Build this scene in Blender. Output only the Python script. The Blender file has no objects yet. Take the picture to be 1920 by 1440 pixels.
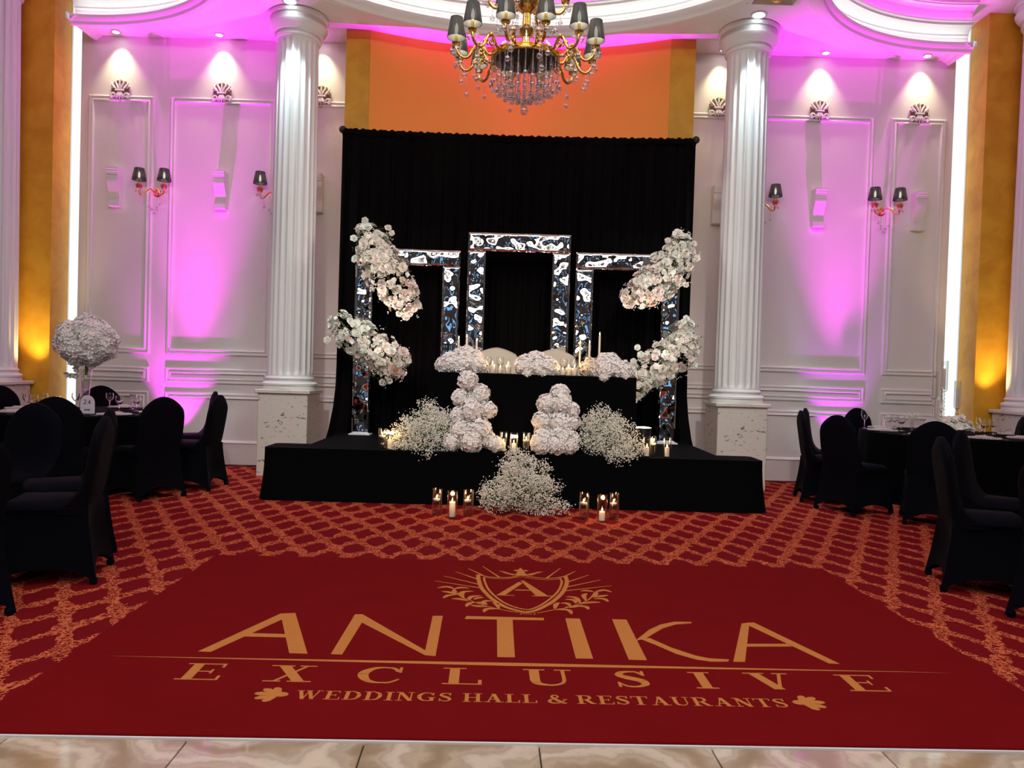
import bpy, math, random
from mathutils import Vector, Matrix, noise
SC = bpy.context.scene
COL = SC.collection
PI = math.pi
rnd = random.Random(7)

# ------------------------------------------------------------------ camera, world, exposure, main lights
cam = bpy.data.objects.new('camera', bpy.data.cameras.new('camera'))
COL.objects.link(cam)
cam.data.sensor_fit = 'HORIZONTAL'; cam.data.sensor_width = 36.0
cam.data.lens = 1442.0 / 1920.0 * 36.0
cam.data.clip_start = 0.05
p_, r_ = math.radians(1.15), math.radians(1.7)
fw = Vector((0, math.cos(p_), -math.sin(p_))); u0 = Vector((0, math.sin(p_), math.cos(p_))); r0 = Vector((1, 0, 0))
Rv = math.cos(r_) * r0 + math.sin(r_) * u0
Uv = -math.sin(r_) * r0 + math.cos(r_) * u0
cam.matrix_world = Matrix(((Rv.x, Uv.x, -fw.x, 0), (Rv.y, Uv.y, -fw.y, 0), (Rv.z, Uv.z, -fw.z, 1.32), (0, 0, 0, 1)))
SC.camera = cam

w = bpy.data.worlds.new('world'); SC.world = w; w.use_nodes = True
w.node_tree.nodes['Background'].inputs[0].default_value = (1, .95, .98, 1)
w.node_tree.nodes['Background'].inputs[1].default_value = 0.02
SC.view_settings.view_transform = 'Standard'
SC.view_settings.look = 'None'
SC.view_settings.exposure = 0.0
SC.view_settings.gamma = 1.0
SC.view_settings.use_curve_mapping = False

def aim(o, d):
    o.rotation_euler = Vector(d).to_track_quat('-Z', 'Y').to_euler()
def area(name, loc, d, sx, sy, power, color):
    l = bpy.data.lights.new(name, 'AREA'); l.shape = 'RECTANGLE'; l.size = sx; l.size_y = sy; l.energy = power; l.color = color
    o = bpy.data.objects.new(name, l); COL.objects.link(o); o.location = loc; aim(o, d); return o
def spot(name, loc, d, power, color, ang, blend=1.0, rad=.03):
    l = bpy.data.lights.new(name, 'SPOT'); l.energy = power; l.color = color; l.spot_size = math.radians(ang)
    l.spot_blend = blend; l.shadow_soft_size = rad
    o = bpy.data.objects.new(name, l); COL.objects.link(o); o.location = loc; aim(o, d); return o
def point(name, loc, power, color, rad=.03):
    l = bpy.data.lights.new(name, 'POINT'); l.energy = power; l.color = color; l.shadow_soft_size = rad
    o = bpy.data.objects.new(name, l); COL.objects.link(o); o.location = loc; return o

MAG = (1.0, .02, .95)
for y_ in (.4, 2.6, 4.8):                      # added fill strips, unseen, for room brightness and streaks in the mirrors
    area('added_hall_fill', (0, y_, 5.7), (0, 0, -1), 9, .22, 80, (1, .93, .88))
for y_ in (-1.4, -3.6, -5.8):  # added fill strips tilted forward to brighten the walls and flowers
    area('added_hall_fill_rear', (0, y_, 5.5), (0, .9, -.5), 9, .2, 84, (1, .94, .88))
for x_ in (-2.2, 2.2):                         # added spots, unseen overhead, to brighten the flowers
    spot('added_flower_spot', (x_, 3.4, 5.55), (-.28 * x_, 4.6, -4.3), 420, (1, .93, .87), 44, 1, .08)
# magenta LED up-lights on the floor along the wall
spot('uplight_left', (-4.20, 9.50, .10), (-.01, .10, 1), 360, MAG, 58)
spot('uplight_left_ceiling', (-4.05, 9.30, .12), (.02, -.01, 1), 1700, MAG, 38)
spot('uplight_right', (4.12, 9.50, .10), (.01, .10, 1), 190, (.72, .04, 1), 52)
spot('uplight_right_ceiling', (4.05, 9.25, .12), (.02, -.01, 1), 1700, MAG, 38)
spot('uplight_apse_a', (-.9, 9.45, .55), (.02, 0, 1), 1500, MAG, 42)
spot('uplight_apse_b', (.9, 9.45, .55), (-.02, 0, 1), 1500, MAG, 42)
# warm up-lights on the gold side walls
spot('uplight_gold_left', (-5.77, 9.22, 1.04), (-.07, .08, 1), 60, (1, .72, .30), 76)
spot('uplight_gold_right', (5.76, 9.22, 1.04), (.07, .08, 1), 60, (1, .72, .30), 76)
WASH = [(-5.03, 1), (-3.75, 1), (-2.5, 1), (2.5, 1), (3.76, 1), (5.02, 1)]
for x_, s_ in WASH:
    spot('wall_wash', (x_, 9.615, 5.31), (0, .17, -1), 40, (1, .93, .52), 76)
for x_ in (-2.60, 2.62):
    spot('column_wash', (x_, 8.66, 5.28), (0, .05, -1), 190, (.72, .97, 1), 50, .6)
# stage lamps that light the flower sprays
spot('stage_lamp_left', (-1.12, 8.1, .78), (-.22, .1, 1), 150, (1, .86, .74), 70)
spot('stage_lamp_right', (1.37, 8.1, .78), (.14, .1, 1), 130, (1, .93, .85), 70)

for x_ in (-1.2, .05):  # added pink spots that lift the curtain folds, no fixture there
    spot('added_curtain_fill', (x_, 8.72, .56), (.10, .30, 1), 45, (1, .62, .66), 50)
# ------------------------------------------------------------------ materials
def nodes(name):
    m = bpy.data.materials.new(name); m.use_nodes = True
    nt = m.node_tree
    return m, nt, nt.nodes, nt.links, nt.nodes['Principled BSDF']
def mat(name, col, rough=.5, metal=0.0, spec=.5, sheen=0.0, nvar=0.0, nscale=8.0, bump=0.0, bscale=60.0, trans=0.0):
    m, nt, N, L, b = nodes(name)
    b.inputs['Base Color'].default_value = (*col, 1); b.inputs['Roughness'].default_value = rough
    b.inputs['Metallic'].default_value = metal; b.inputs['Specular IOR Level'].default_value = spec
    b.inputs['Sheen Weight'].default_value = sheen; b.inputs['Sheen Roughness'].default_value = .4
    b.inputs['Transmission Weight'].default_value = trans
    tc = N.new('ShaderNodeTexCoord')
    if nvar:
        n = N.new('ShaderNodeTexNoise'); n.inputs['Scale'].default_value = nscale; n.inputs['Detail'].default_value = 5
        L.new(tc.outputs['Object'], n.inputs['Vector'])
        mx = N.new('ShaderNodeMix'); mx.data_type = 'RGBA'
        mx.inputs[6].default_value = (*[c * (1 - nvar) for c in col], 1); mx.inputs[7].default_value = (*[min(1, c * (1 + nvar)) for c in col], 1)
        L.new(n.outputs['Fac'], mx.inputs[0]); L.new(mx.outputs[2], b.inputs['Base Color'])
    if bump:
        n2 = N.new('ShaderNodeTexNoise'); n2.inputs['Scale'].default_value = bscale; n2.inputs['Detail'].default_value = 3
        L.new(tc.outputs['Object'], n2.inputs['Vector'])
        bp = N.new('ShaderNodeBump'); bp.inputs['Strength'].default_value = bump; bp.inputs['Distance'].default_value = .01
        L.new(n2.outputs['Fac'], bp.inputs['Height']); L.new(bp.outputs['Normal'], b.inputs['Normal'])
    return m
def emit(name, col, s):
    m = bpy.data.materials.new(name); m.use_nodes = True; N = m.node_tree.nodes; N.clear()
    e = N.new('ShaderNodeEmission'); e.inputs[0].default_value = (*col, 1); e.inputs[1].default_value = s
    o = N.new('ShaderNodeOutputMaterial'); m.node_tree.links.new(e.outputs[0], o.inputs[0]); return m
def thin_glass(name, tint=(1, 1, 1), base=.06, rim=.75, gl=(1, 1, 1)):
    m = bpy.data.materials.new(name); m.use_nodes = True; N = m.node_tree.nodes; L = m.node_tree.links; N.clear()
    t = N.new('ShaderNodeBsdfTransparent'); t.inputs[0].default_value = (*tint, 1)
    g = N.new('ShaderNodeBsdfGlossy'); g.inputs[0].default_value = (*gl, 1); g.inputs[1].default_value = .03
    lw = N.new('ShaderNodeLayerWeight'); lw.inputs[0].default_value = .35
    mr = N.new('ShaderNodeMapRange'); mr.inputs[3].default_value = base; mr.inputs[4].default_value = rim
    L.new(lw.outputs['Facing'], mr.inputs[0])
    mx = N.new('ShaderNodeMixShader'); L.new(mr.outputs[0], mx.inputs[0]); L.new(t.outputs[0], mx.inputs[1]); L.new(g.outputs[0], mx.inputs[2])
    o = N.new('ShaderNodeOutputMaterial'); L.new(mx.outputs[0], o.inputs[0]); return m

M = {}
M['wall'] = mat('white_wall_paint', (.78, .755, .735), .6, nvar=.03, nscale=2, bump=.05, bscale=30)
M['trim'] = mat('white_moulding_paint', (.80, .78, .765), .45)
M['ceil'] = mat('ceiling_paint', (.80, .77, .76), .7)
M['column'] = mat('column_paint', (.76, .77, .77), .42, bump=.12, bscale=90)
M['led'] = emit('led_strip', (.94, 1, .97), 1.12)
M['cove'] = emit('cove_led', (.94, 1, .98), 9)
M['added_cove_mag'] = emit('added_magenta_strip', (1, .06, .85), 9)
M['lamp'] = emit('lamp_lens', (1, .97, .88), 18)
M['lamp_cool'] = emit('lamp_lens_cool', (.85, .98, 1), 14)
M['bulb'] = emit('bulb', (1, .92, .78), 24)
M['flame'] = emit('candle_flame', (1, .62, .22), 26)
M['window_light'] = emit('added_blue_glow', (.22, .55, 1), 1.2)
M['fabric'] = mat('black_stretch_fabric', (.0022, .0020, .0048), .8, spec=.05, sheen=.012)
M['cloth'] = mat('black_cloth', (.0014, .0014, .0022), .85, spec=.04, sheen=.008, bump=.1, bscale=250)
M['velvet'] = mat('black_drape', (.0034, .0026, .0030), .8, spec=.04, sheen=.014)
M['mirror'] = mat('rippled_mirror_metal', (.83, .86, .88), .02, 1)
M['gold'] = mat('polished_gold', (.83, .55, .15), .22, 1)
M['goldred'] = mat('antique_gold', (.62, .30, .12), .35, 1)
M['bronze'] = mat('dark_bronze_panel', (.06, .03, .018), .3, .7)
M['shade'] = mat('black_pleated_silk', (.006, .006, .007), .5, sheen=.05)
M['shade_in'] = mat('shade_lining', (.55, .52, .46), .7)
M['crystal'] = thin_glass('crystal', (.88, .86, .87), .14, .85)
M['glass'] = thin_glass('clear_glass', (.97, .975, .975), .035, .65)
M['goblet'] = mat('wine_glass', (1, 1, 1), .0, trans=1.0)
M['goblet'].node_tree.nodes['Principled BSDF'].inputs['IOR'].default_value = 1.45
M['water'] = thin_glass('water', (.95, .95, .96), .03, .4)
M['wax'] = mat('candle_wax', (.86, .80, .68), .5); M['wax'].node_tree.nodes['Principled BSDF'].inputs['Subsurface Weight'].default_value = .0
M['wick'] = mat('wick', (.02, .015, .01), .9)
M['petal'] = mat('hydrangea_petal', (.90, .87, .84), .65, nvar=.06, nscale=20)
M['petal_warm'] = mat('cream_petal', (.85, .77, .64), .65, nvar=.06, nscale=20)
M['rose_white'] = mat('white_rose', (.88, .90, .82), .6)
M['rose_cream'] = mat('cream_rose', (.90, .85, .76), .6)
M['rose_blush'] = mat('blush_rose', (.90, .76, .70), .6)
M['rose_peach'] = mat('peach_rose', (.86, .60, .48), .6)
M['leaf'] = mat('olive_leaf', (.10, .14, .05), .6)
M['stem'] = mat('green_stem', (.09, .12, .045), .7)
M['breath'] = mat('babys_breath_blossom', (.92, .93, .82), .7)
M['sofa'] = mat('cream_upholstery', (.62, .55, .44), .6, bump=.05)
M['plate'] = mat('pale_glass_charger', (.55, .50, .53), .12, spec=.9)
M['napkin'] = mat('pale_napkin', (.62, .55, .53), .8)
M['silver'] = mat('cutlery_steel', (.75, .73, .73), .2, 1)
M['card'] = mat('table_card', (.78, .70, .80), .4)
M['ink'] = mat('black_ink', (.01, .01, .012), .5)
M['black'] = mat('black_plastic', (.012, .012, .014), .4)
M['white_plastic'] = mat('white_base_plate', (.75, .75, .76), .4)
M['dark_wall'] = mat('hall_wall', (.20, .17, .155), .7)
M['grey_metal'] = mat('downlight_metal', (.6, .6, .6), .3, .8)
M['rug_red'] = mat('rug_red', (.165, .0035, .005), .95, spec=.05, nvar=.14, nscale=3, bump=.4, bscale=500)
M['rug_gold'] = mat('rug_gold', (.52, .20, .052), .95, spec=.05, nvar=.12, nscale=60, bump=.4, bscale=500)

def gold_stucco():
    m, nt, N, L, b = nodes('gold_stucco')
    tc = N.new('ShaderNodeTexCoord')
    n = N.new('ShaderNodeTexNoise'); n.inputs['Scale'].default_value = 3.5; n.inputs['Detail'].default_value = 8; n.inputs['Distortion'].default_value = .6
    L.new(tc.outputs['Object'], n.inputs['Vector'])
    cr = N.new('ShaderNodeValToRGB'); cr.color_ramp.elements[0].position = .3; cr.color_ramp.elements[0].color = (.64, .30, .018, 1)
    cr.color_ramp.elements[1].position = .72; cr.color_ramp.elements[1].color = (.82, .45, .04, 1)
    L.new(n.outputs['Fac'], cr.inputs[0]); L.new(cr.outputs[0], b.inputs['Base Color'])
    b.inputs['Roughness'].default_value = .42; b.inputs['Specular IOR Level'].default_value = .3
    bp = N.new('ShaderNodeBump'); bp.inputs['Strength'].default_value = .25; bp.inputs['Distance'].default_value = .02
    n2 = N.new('ShaderNodeTexNoise'); n2.inputs['Scale'].default_value = 11; n2.inputs['Detail'].default_value = 6
    L.new(tc.outputs['Object'], n2.inputs['Vector']); L.new(n2.outputs['Fac'], bp.inputs['Height']); L.new(bp.outputs[0], b.inputs['Normal'])
    return m
M['goldwall'] = gold_stucco()
M['apsewall'] = mat('apse_gold_paint', (.84, .37, .03), .6, nvar=.05, nscale=2)

def travertine():
    m, nt, N, L, b = nodes('cream_marble')
    tc = N.new('ShaderNodeTexCoord'); mp = N.new('ShaderNodeMapping'); mp.inputs['Scale'].default_value = (13, 13, 22); mp.inputs['Rotation'].default_value = (.3, .9, .4)
    L.new(tc.outputs['Object'], mp.inputs[0])
    n = N.new('ShaderNodeTexNoise'); n.inputs['Scale'].default_value = 1; n.inputs['Detail'].default_value = 3; n.inputs['Distortion'].default_value = 1.2
    L.new(mp.outputs[0], n.inputs['Vector'])
    cr = N.new('ShaderNodeValToRGB'); cr.color_ramp.elements[0].position = .625; cr.color_ramp.elements[0].color = (.72, .68, .62, 1)
    cr.color_ramp.elements[1].position = .665; cr.color_ramp.elements[1].color = (.20, .17, .15, 1)
    L.new(n.outputs['Fac'], cr.inputs[0])
    n2 = N.new('ShaderNodeTexNoise'); n2.inputs['Scale'].default_value = 5; n2.inputs['Detail'].default_value = 5
    L.new(tc.outputs['Object'], n2.inputs['Vector'])
    mx = N.new('ShaderNodeMix'); mx.data_type = 'RGBA'; mx.blend_type = 'MULTIPLY'; mx.inputs[0].default_value = .35
    L.new(cr.outputs[0], mx.inputs[6]); L.new(n2.outputs['Color'], mx.inputs[7]); 
    h = N.new('ShaderNodeMix'); h.data_type = 'RGBA'; h.inputs[0].default_value = .65
    L.new(mx.outputs[2], h.inputs[6]); L.new(cr.outputs[0], h.inputs[7]); L.new(h.outputs[2], b.inputs['Base Color'])
    b.inputs['Roughness'].default_value = .3
    return m
M['marble'] = travertine()

def floor_marble():
    m, nt, N, L, b = nodes('brown_marble_tile')
    tc = N.new('ShaderNodeTexCoord'); oi = N.new('ShaderNodeObjectInfo')
    cb = N.new('ShaderNodeCombineXYZ')
    mu = N.new('ShaderNodeMath'); mu.operation = 'MULTIPLY'; mu.inputs[1].default_value = 37
    L.new(oi.outputs['Random'], mu.inputs[0]); L.new(mu.outputs[0], cb.inputs[0]); L.new(mu.outputs[0], cb.inputs[1])
    ad = N.new('ShaderNodeVectorMath'); ad.operation = 'ADD'; L.new(tc.outputs['Object'], ad.inputs[0]); L.new(cb.outputs[0], ad.inputs[1])
    vr = N.new('ShaderNodeVectorRotate'); vr.rotation_type = 'Z_AXIS'; L.new(ad.outputs[0], vr.inputs['Vector']); L.new(mu.outputs[0], vr.inputs['Angle'])
    wv = N.new('ShaderNodeTexWave'); wv.inputs['Scale'].default_value = 1.1; wv.inputs['Distortion'].default_value = 14; wv.inputs['Detail'].default_value = 6; wv.inputs['Detail Scale'].default_value = 1.4
    L.new(vr.outputs[0], wv.inputs['Vector'])
    cr = N.new('ShaderNodeValToRGB'); e = cr.color_ramp.elements
    e[0].position = 0; e[0].color = (.33, .24, .15, 1); e[1].position = 1; e[1].color = (.62, .53, .42, 1)
    for p, c in ((.3, (.40, .31, .22, 1)), (.55, (.50, .40, .29, 1)), (.8, (.44, .36, .28, 1))):
        k = e.new(p); k.color = c
    L.new(wv.outputs['Fac'], cr.inputs[0]); L.new(cr.outputs[0], b.inputs['Base Color']); b.inputs['Roughness'].default_value = .06
    return m
M['tile'] = floor_marble()
M['grout'] = mat('dark_grout', (.08, .06, .045), .8)

def carpet():
    m, nt, N, L, b = nodes('damask_carpet')
    def val(x): 
        return x
    def math_(op, a, c=None, d=None):
        n = N.new('ShaderNodeMath'); n.operation = op
        for i, v in enumerate((a, c, d)):
            if v is None: continue
            if isinstance(v, (int, float)): n.inputs[i].default_value = v
            else: L.new(v, n.inputs[i])
        return n.outputs[0]
    tc = N.new('ShaderNodeTexCoord'); mp = N.new('ShaderNodeMapping'); mp.inputs['Rotation'].default_value = (0, 0, -.028)
    L.new(tc.outputs['Object'], mp.inputs[0])
    nd = N.new('ShaderNodeTexNoise'); nd.inputs['Scale'].default_value = 11; nd.inputs['Detail'].default_value = 2
    L.new(mp.outputs[0], nd.inputs['Vector'])
    sx = N.new('ShaderNodeSeparateXYZ'); L.new(mp.outputs[0], sx.inputs[0])
    sn = N.new('ShaderNodeSeparateXYZ'); L.new(nd.outputs['Color'], sn.inputs[0])
    X = math_('ADD', sx.outputs[0], math_('MULTIPLY', math_('SUBTRACT', sn.outputs[0], .5), .09))
    Y = math_('ADD', sx.outputs[1], math_('MULTIPLY', math_('SUBTRACT', sn.outputs[1], .5), .13))
    u = math_('DIVIDE', X, .27); v = math_('DIVIDE', Y, .50)
    a = math_('ABSOLUTE', math_('SUBTRACT', math_('FRACT', math_('ADD', u, v)), .5))
    c = math_('ABSOLUTE', math_('SUBTRACT', math_('FRACT', math_('SUBTRACT', u, v)), .5))
    band = math_('GREATER_THAN', math_('MAXIMUM', a, c), .36)      # lattice bands
    node = math_('GREATER_THAN', math_('ADD', a, c), .62)            # blooms at the crossings
    area_ = math_('MAXIMUM', band, node)
    n2 = N.new('ShaderNodeTexNoise'); n2.inputs['Scale'].default_value = 34; n2.inputs['Detail'].default_value = 1.5; n2.inputs['Distortion'].default_value = .8
    L.new(mp.outputs[0], n2.inputs['Vector'])
    ridge = math_('ABSOLUTE', math_('SUBTRACT', n2.outputs['Fac'], .5))
    line = math_('LESS_THAN', ridge, .036)
    n3 = N.new('ShaderNodeTexVoronoi'); n3.feature = 'DISTANCE_TO_EDGE'; n3.inputs['Scale'].default_value = 30
    L.new(mp.outputs[0], n3.inputs['Vector'])
    line2 = math_('LESS_THAN', n3.outputs['Distance'], .055)
    mask = math_('MULTIPLY', area_, math_('MAXIMUM', line, line2))
    mx = N.new('ShaderNodeMix'); mx.data_type = 'RGBA'
    mx.inputs[6].default_value = (.150, .0045, .0075, 1); mx.inputs[7].default_value = (.56, .135, .055, 1)
    L.new(mask, mx.inputs[0]); L.new(mx.outputs[2], b.inputs['Base Color'])
    b.inputs['Roughness'].default_value = .95; b.inputs['Specular IOR Level'].default_value = .05
    return m
M['carpet'] = carpet()

# ------------------------------------------------------------------ mesh helpers
class MB:
    def __init__(s): s.v = []; s.f = []
    def add(s, vs, fs, T=None):
        o = len(s.v)
        s.v += [tuple(T @ Vector(q)) for q in vs] if T else [tuple(q) for q in vs]
        s.f += [tuple(i + o for i in f) for f in fs]
        return s
    def box(s, x0, x1, y0, y1, z0, z1, T=None, b=0.0):
        if b:
            vs = []; 
            for z, i in ((z0, b), (z0 + b, 0), (z1 - b, 0), (z1, b)):
                k = b
                vs += [(x0 + i + k * (i == 0), y0 + i, z), (x1 - i - k * (i == 0), y0 + i, z), (x1 - i, y0 + i + k * (i == 0), z), (x1 - i, y1 - i - k * (i == 0), z),
                       (x1 - i - k * (i == 0), y1 - i, z), (x0 + i + k * (i == 0), y1 - i, z), (x0 + i, y1 - i - k * (i == 0), z), (x0 + i, y0 + i + k * (i == 0), z)]
            fs = [tuple(range(7, -1, -1)), tuple(range(24, 32))]
            for r in range(3):
                for j in range(8): fs.append((r * 8 + j, r * 8 + (j + 1) % 8, r * 8 + 8 + (j + 1) % 8, r * 8 + 8 + j))
            return s.add(vs, fs, T)
        vs = [(x0, y0, z0), (x1, y0, z0), (x1, y1, z0), (x0, y1, z0), (x0, y0, z1), (x1, y0, z1), (x1, y1, z1), (x0, y1, z1)]
        return s.add(vs, [(3, 2, 1, 0), (4, 5, 6, 7), (0, 1, 5, 4), (1, 2, 6, 5), (2, 3, 7, 6), (3, 0, 4, 7)], T)
    def lathe(s, prof, n=24, T=None, cap=True, mod=None):
        vs = []
        for (r, z) in prof:
            for j in range(n):
                a = 2 * PI * j / n; q = r * (mod(a, z) if mod else 1)
                vs.append((q * math.cos(a), q * math.sin(a), z))
        fs = []
        for i in range(len(prof) - 1):
            for j in range(n): fs.append((i * n + j, i * n + (j + 1) % n, (i + 1) * n + (j + 1) % n, (i + 1) * n + j))
        if cap:
            if prof[0][0] > 1e-5: fs.append(tuple(range(n - 1, -1, -1)))
            if prof[-1][0] > 1e-5: fs.append(tuple((len(prof) - 1) * n + j for j in range(n)))
        return s.add(vs, fs, T)
    def tube(s, pts, rad, n=6, T=None):
        pts = [Vector(p) for p in pts]; k = len(pts)
        if not hasattr(rad, '__len__'): rad = [rad] * k
        vs = []; up = Vector((.123, .34, .93)).normalized()
        for i in range(k):
            t = (pts[min(i + 1, k - 1)] - pts[max(i - 1, 0)]); t = t.normalized() if t.length > 1e-9 else Vector((0, 0, 1))
            if abs(t.dot(up)) > .97: up = Vector((.9, -.2, .1)).normalized()
            a = t.cross(up).normalized(); bb = t.cross(a)
            up = -bb if i == 0 else up
            for j in range(n):
                q = 2 * PI * j / n
                vs.append(pts[i] + rad[i] * (math.cos(q) * a + math.sin(q) * bb))
        fs = [(i * n + j, i * n + (j + 1) % n, (i + 1) * n + (j + 1) % n, (i + 1) * n + j) for i in range(k - 1) for j in range(n)]
        fs += [tuple(range(n - 1, -1, -1)), tuple((k - 1) * n + j for j in range(n))]
        return s.add(vs, fs, T)
    def ball(s, c, r, nu=8, nv=6, sz=1.0, T=None):
        vs = [(c[0], c[1], c[2] - r * sz)]
        for i in range(1, nv):
            b = -PI / 2 + PI * i / nv
            for j in range(nu):
                a = 2 * PI * j / nu; vs.append((c[0] + r * math.cos(b) * math.cos(a), c[1] + r * math.cos(b) * math.sin(a), c[2] + r * sz * math.sin(b)))
        vs.append((c[0], c[1], c[2] + r * sz)); e = len(vs) - 1
        fs = [(0, 1 + (j + 1) % nu, 1 + j) for j in range(nu)]
        for i in range(nv - 2):
            for j in range(nu): fs.append((1 + i * nu + j, 1 + i * nu + (j + 1) % nu, 1 + (i + 1) * nu + (j + 1) % nu, 1 + (i + 1) * nu + j))
        fs += [(e, 1 + (nv - 2) * nu + j, 1 + (nv - 2) * nu + (j + 1) % nu) for j in range(nu)]
        return s.add(vs, fs, T)
    def grid(s, fn, nu, nv, T=None, closeu=False):
        vs = [fn(i / nu, j / nv) for j in range(nv + 1) for i in range(nu + (0 if closeu else 1))]
        c = nu if closeu else nu + 1
        fs = []
        for j in range(nv):
            for i in range(nu):
                a = j * c + i; b2 = j * c + (i + 1) % c
                fs.append((a, b2, b2 + c, a + c))
        return s.add(vs, fs, T)
    def prism(s, poly, z0, z1, T=None):      # polygon in xy, extruded along z
        n = len(poly)
        vs = [(x, y, z0) for x, y in poly] + [(x, y, z1) for x, y in poly]
        fs = [tuple(range(n - 1, -1, -1)), tuple(range(n, 2 * n))] + [(i, (i + 1) % n, n + (i + 1) % n, n + i) for i in range(n)]
        return s.add(vs, fs, T)
    def sweep(s, path, prof, closed=False):  # path: [(point, outward normal)], prof: [(n, z)]
        k = len(prof); n = len(path); vs = []
        for (P, Nn) in path:
            for (a, z) in prof: vs.append((P[0] + a * Nn[0], P[1] + a * Nn[1], z))
        fs = []
        for i in range(n if closed else n - 1):
            for j in range(k - 1): fs.append((i * k + j, ((i + 1) % n) * k + j, ((i + 1) % n) * k + j + 1, i * k + j + 1))
        return s.add(vs, fs)
    def frame(s, x0, x1, z0, z1, wd, dp, y, T=None, bottom=True):   # moulded rectangular frame on a wall facing -y
        prof = [(0, 0), (.08, .55), (.22, .8), (.38, .7), (.5, .35), (.62, .4), (.75, .9), (.88, 1), (1, .5), (1, 0)]
        vs = []
        for (a, d) in prof:
            q = a * wd
            vs += [(x0 + q, y - d * dp, z0 + (q if bottom else 0)), (x1 - q, y - d * dp, z0 + (q if bottom else 0)), (x1 - q, y - d * dp, z1 - q), (x0 + q, y - d * dp, z1 - q)]
        fs = []
        for i in range(len(prof) - 1):
            for j in range(4):
                if j == 0 and not bottom: continue
                fs.append((i * 4 + j, i * 4 + (j + 1) % 4, i * 4 + 4 + (j + 1) % 4, i * 4 + 4 + j))
        return s.add(vs, fs, T)
    def mesh(s, name, m, smooth=35):
        me = bpy.data.meshes.new(name); me.from_pydata(s.v, [], s.f); me.materials.append(m)
        if smooth:
            me.polygons.foreach_set('use_smooth', [True] * len(me.polygons))
            if smooth < 179: me.set_sharp_from_angle(angle=math.radians(smooth))
        me.update(); return me
    def build(s, name, m, parent=None, smooth=35, label=None, kind=None):
        return place(name, s.mesh(name, m, smooth), parent, label=label, kind=kind)
def place(name, me, parent=None, loc=None, T=None, label=None, kind=None):
    o = bpy.data.objects.new(name, me); COL.objects.link(o)
    if parent: o.parent = parent
    if T is not None: o.matrix_basis = T
    elif loc is not None: o.location = loc
    if label: o['label'] = label
    if kind: o['kind'] = kind
    return o
def tag(o, label, cat, group=None):
    o['label'] = label; o['category'] = cat
    if group: o['group'] = group
    return o
def thing(name, label, cat, loc=(0, 0, 0), rz=0.0, group=None):
    o = bpy.data.objects.new(name, None); COL.objects.link(o); o.location = loc; o.rotation_euler = (0, 0, rz)
    o.empty_display_size = .1
    return tag(o, label, cat, group)
def struct(o): o['kind'] = 'structure'; return o
def dup(root, loc, rz=None, label=None):
    r = root.copy(); COL.objects.link(r); r.location = loc
    if rz is not None: r.rotation_euler = (0, 0, rz)
    if label: r['label'] = label
    for ch in root.children:
        c = ch.copy(); COL.objects.link(c); c.parent = r
        for g in ch.children:
            d = g.copy(); COL.objects.link(d); d.parent = c
    return r
def TR(x=0, y=0, z=0, rx=0, ry=0, rz=0, s=1.0):
    return Matrix.Translation((x, y, z)) @ Matrix.Rotation(rz, 4, 'Z') @ Matrix.Rotation(ry, 4, 'Y') @ Matrix.Rotation(rx, 4, 'X') @ Matrix.Scale(s, 4)
def face_T(p, d, s=1.0, spin=0.0):            # local +z looks along d
    q = Vector(d).normalized().to_track_quat('Z', 'Y').to_matrix().to_4x4()
    return Matrix.Translation(p) @ q @ Matrix.Rotation(spin, 4, 'Z') @ Matrix.Scale(s, 4)
WALLM = Matrix(((1, 0, 0, 0), (0, 0, -1, 0), (0, 1, 0, 0), (0, 0, 0, 1)))   # local xy -> wall xz, local z -> towards the camera (-y)
def wallT(x, y, z): return Matrix.Translation((x, y, z)) @ WALLM
# woven logo outlines, metres in the rug's own frame
RUG_CORNERS = [(-2.02,1.196),(2.06,1.204),(-2.035,-0.922),(2.127,-0.662),(-1.87,-1.317),(1.755,-1.293)]
ANTIKA = [[(-1.486,-0.54),(-1.429,-0.545),(-1.229,-0.075),(-1.267,0.004)],[(-1.267,0.004),(-1.194,0.02),(-0.997,-0.545),(-1.08,-0.541)],[(-1.365,-0.293),(-1.158,-0.298),(-1.14,-0.344),(-1.384,-0.342)],[(-0.894,-0.543),(-0.843,-0.546),(-0.825,-0.06),(-0.884,0.018)],[(-0.884,0.018),(-0.846,0.021),(-0.424,-0.544),(-0.472,-0.535),(-0.844,-0.09)],[(-0.479,0.017),(-0.426,0.021),(-0.424,-0.544),(-0.476,-0.504)],[(-0.311,-0.022),(-0.302,0.027),(0.105,0.022),(0.102,-0.017)],[(-0.143,-0.006),(-0.061,-0.005),(-0.065,-0.539),(-0.145,-0.541)],[(0.218,0.024),(0.295,0.022),(0.291,-0.538),(0.212,-0.539)],[(0.466,0.025),(0.542,0.022),(0.536,-0.543),(0.453,-0.542)],[(0.526,-0.299),(0.629,-0.133),(0.707,-0.046),(0.792,0.004),(0.886,0.006),(0.876,-0.017),(0.788,-0.041),(0.705,-0.107),(0.64,-0.19),(0.591,-0.256)],[(0.555,-0.265),(0.609,-0.252),(0.689,-0.38),(0.776,-0.474),(0.832,-0.505),(0.922,-0.515),(0.908,-0.541),(0.831,-0.547),(0.768,-0.526),(0.691,-0.46),(0.618,-0.347)],[(1.147,-0.004),(1.197,0.018),(0.987,-0.54),(0.932,-0.542)],[(1.147,-0.004),(1.22,0.019),(1.425,-0.543),(1.375,-0.541),(1.173,-0.029)],[(1.075,-0.306),(1.278,-0.295),(1.287,-0.332),(1.06,-0.345)]]
RULE = [(-1.86,-0.613),(-0.08,-0.604),(1.919,-0.624),(-0.081,-0.641)]
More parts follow.
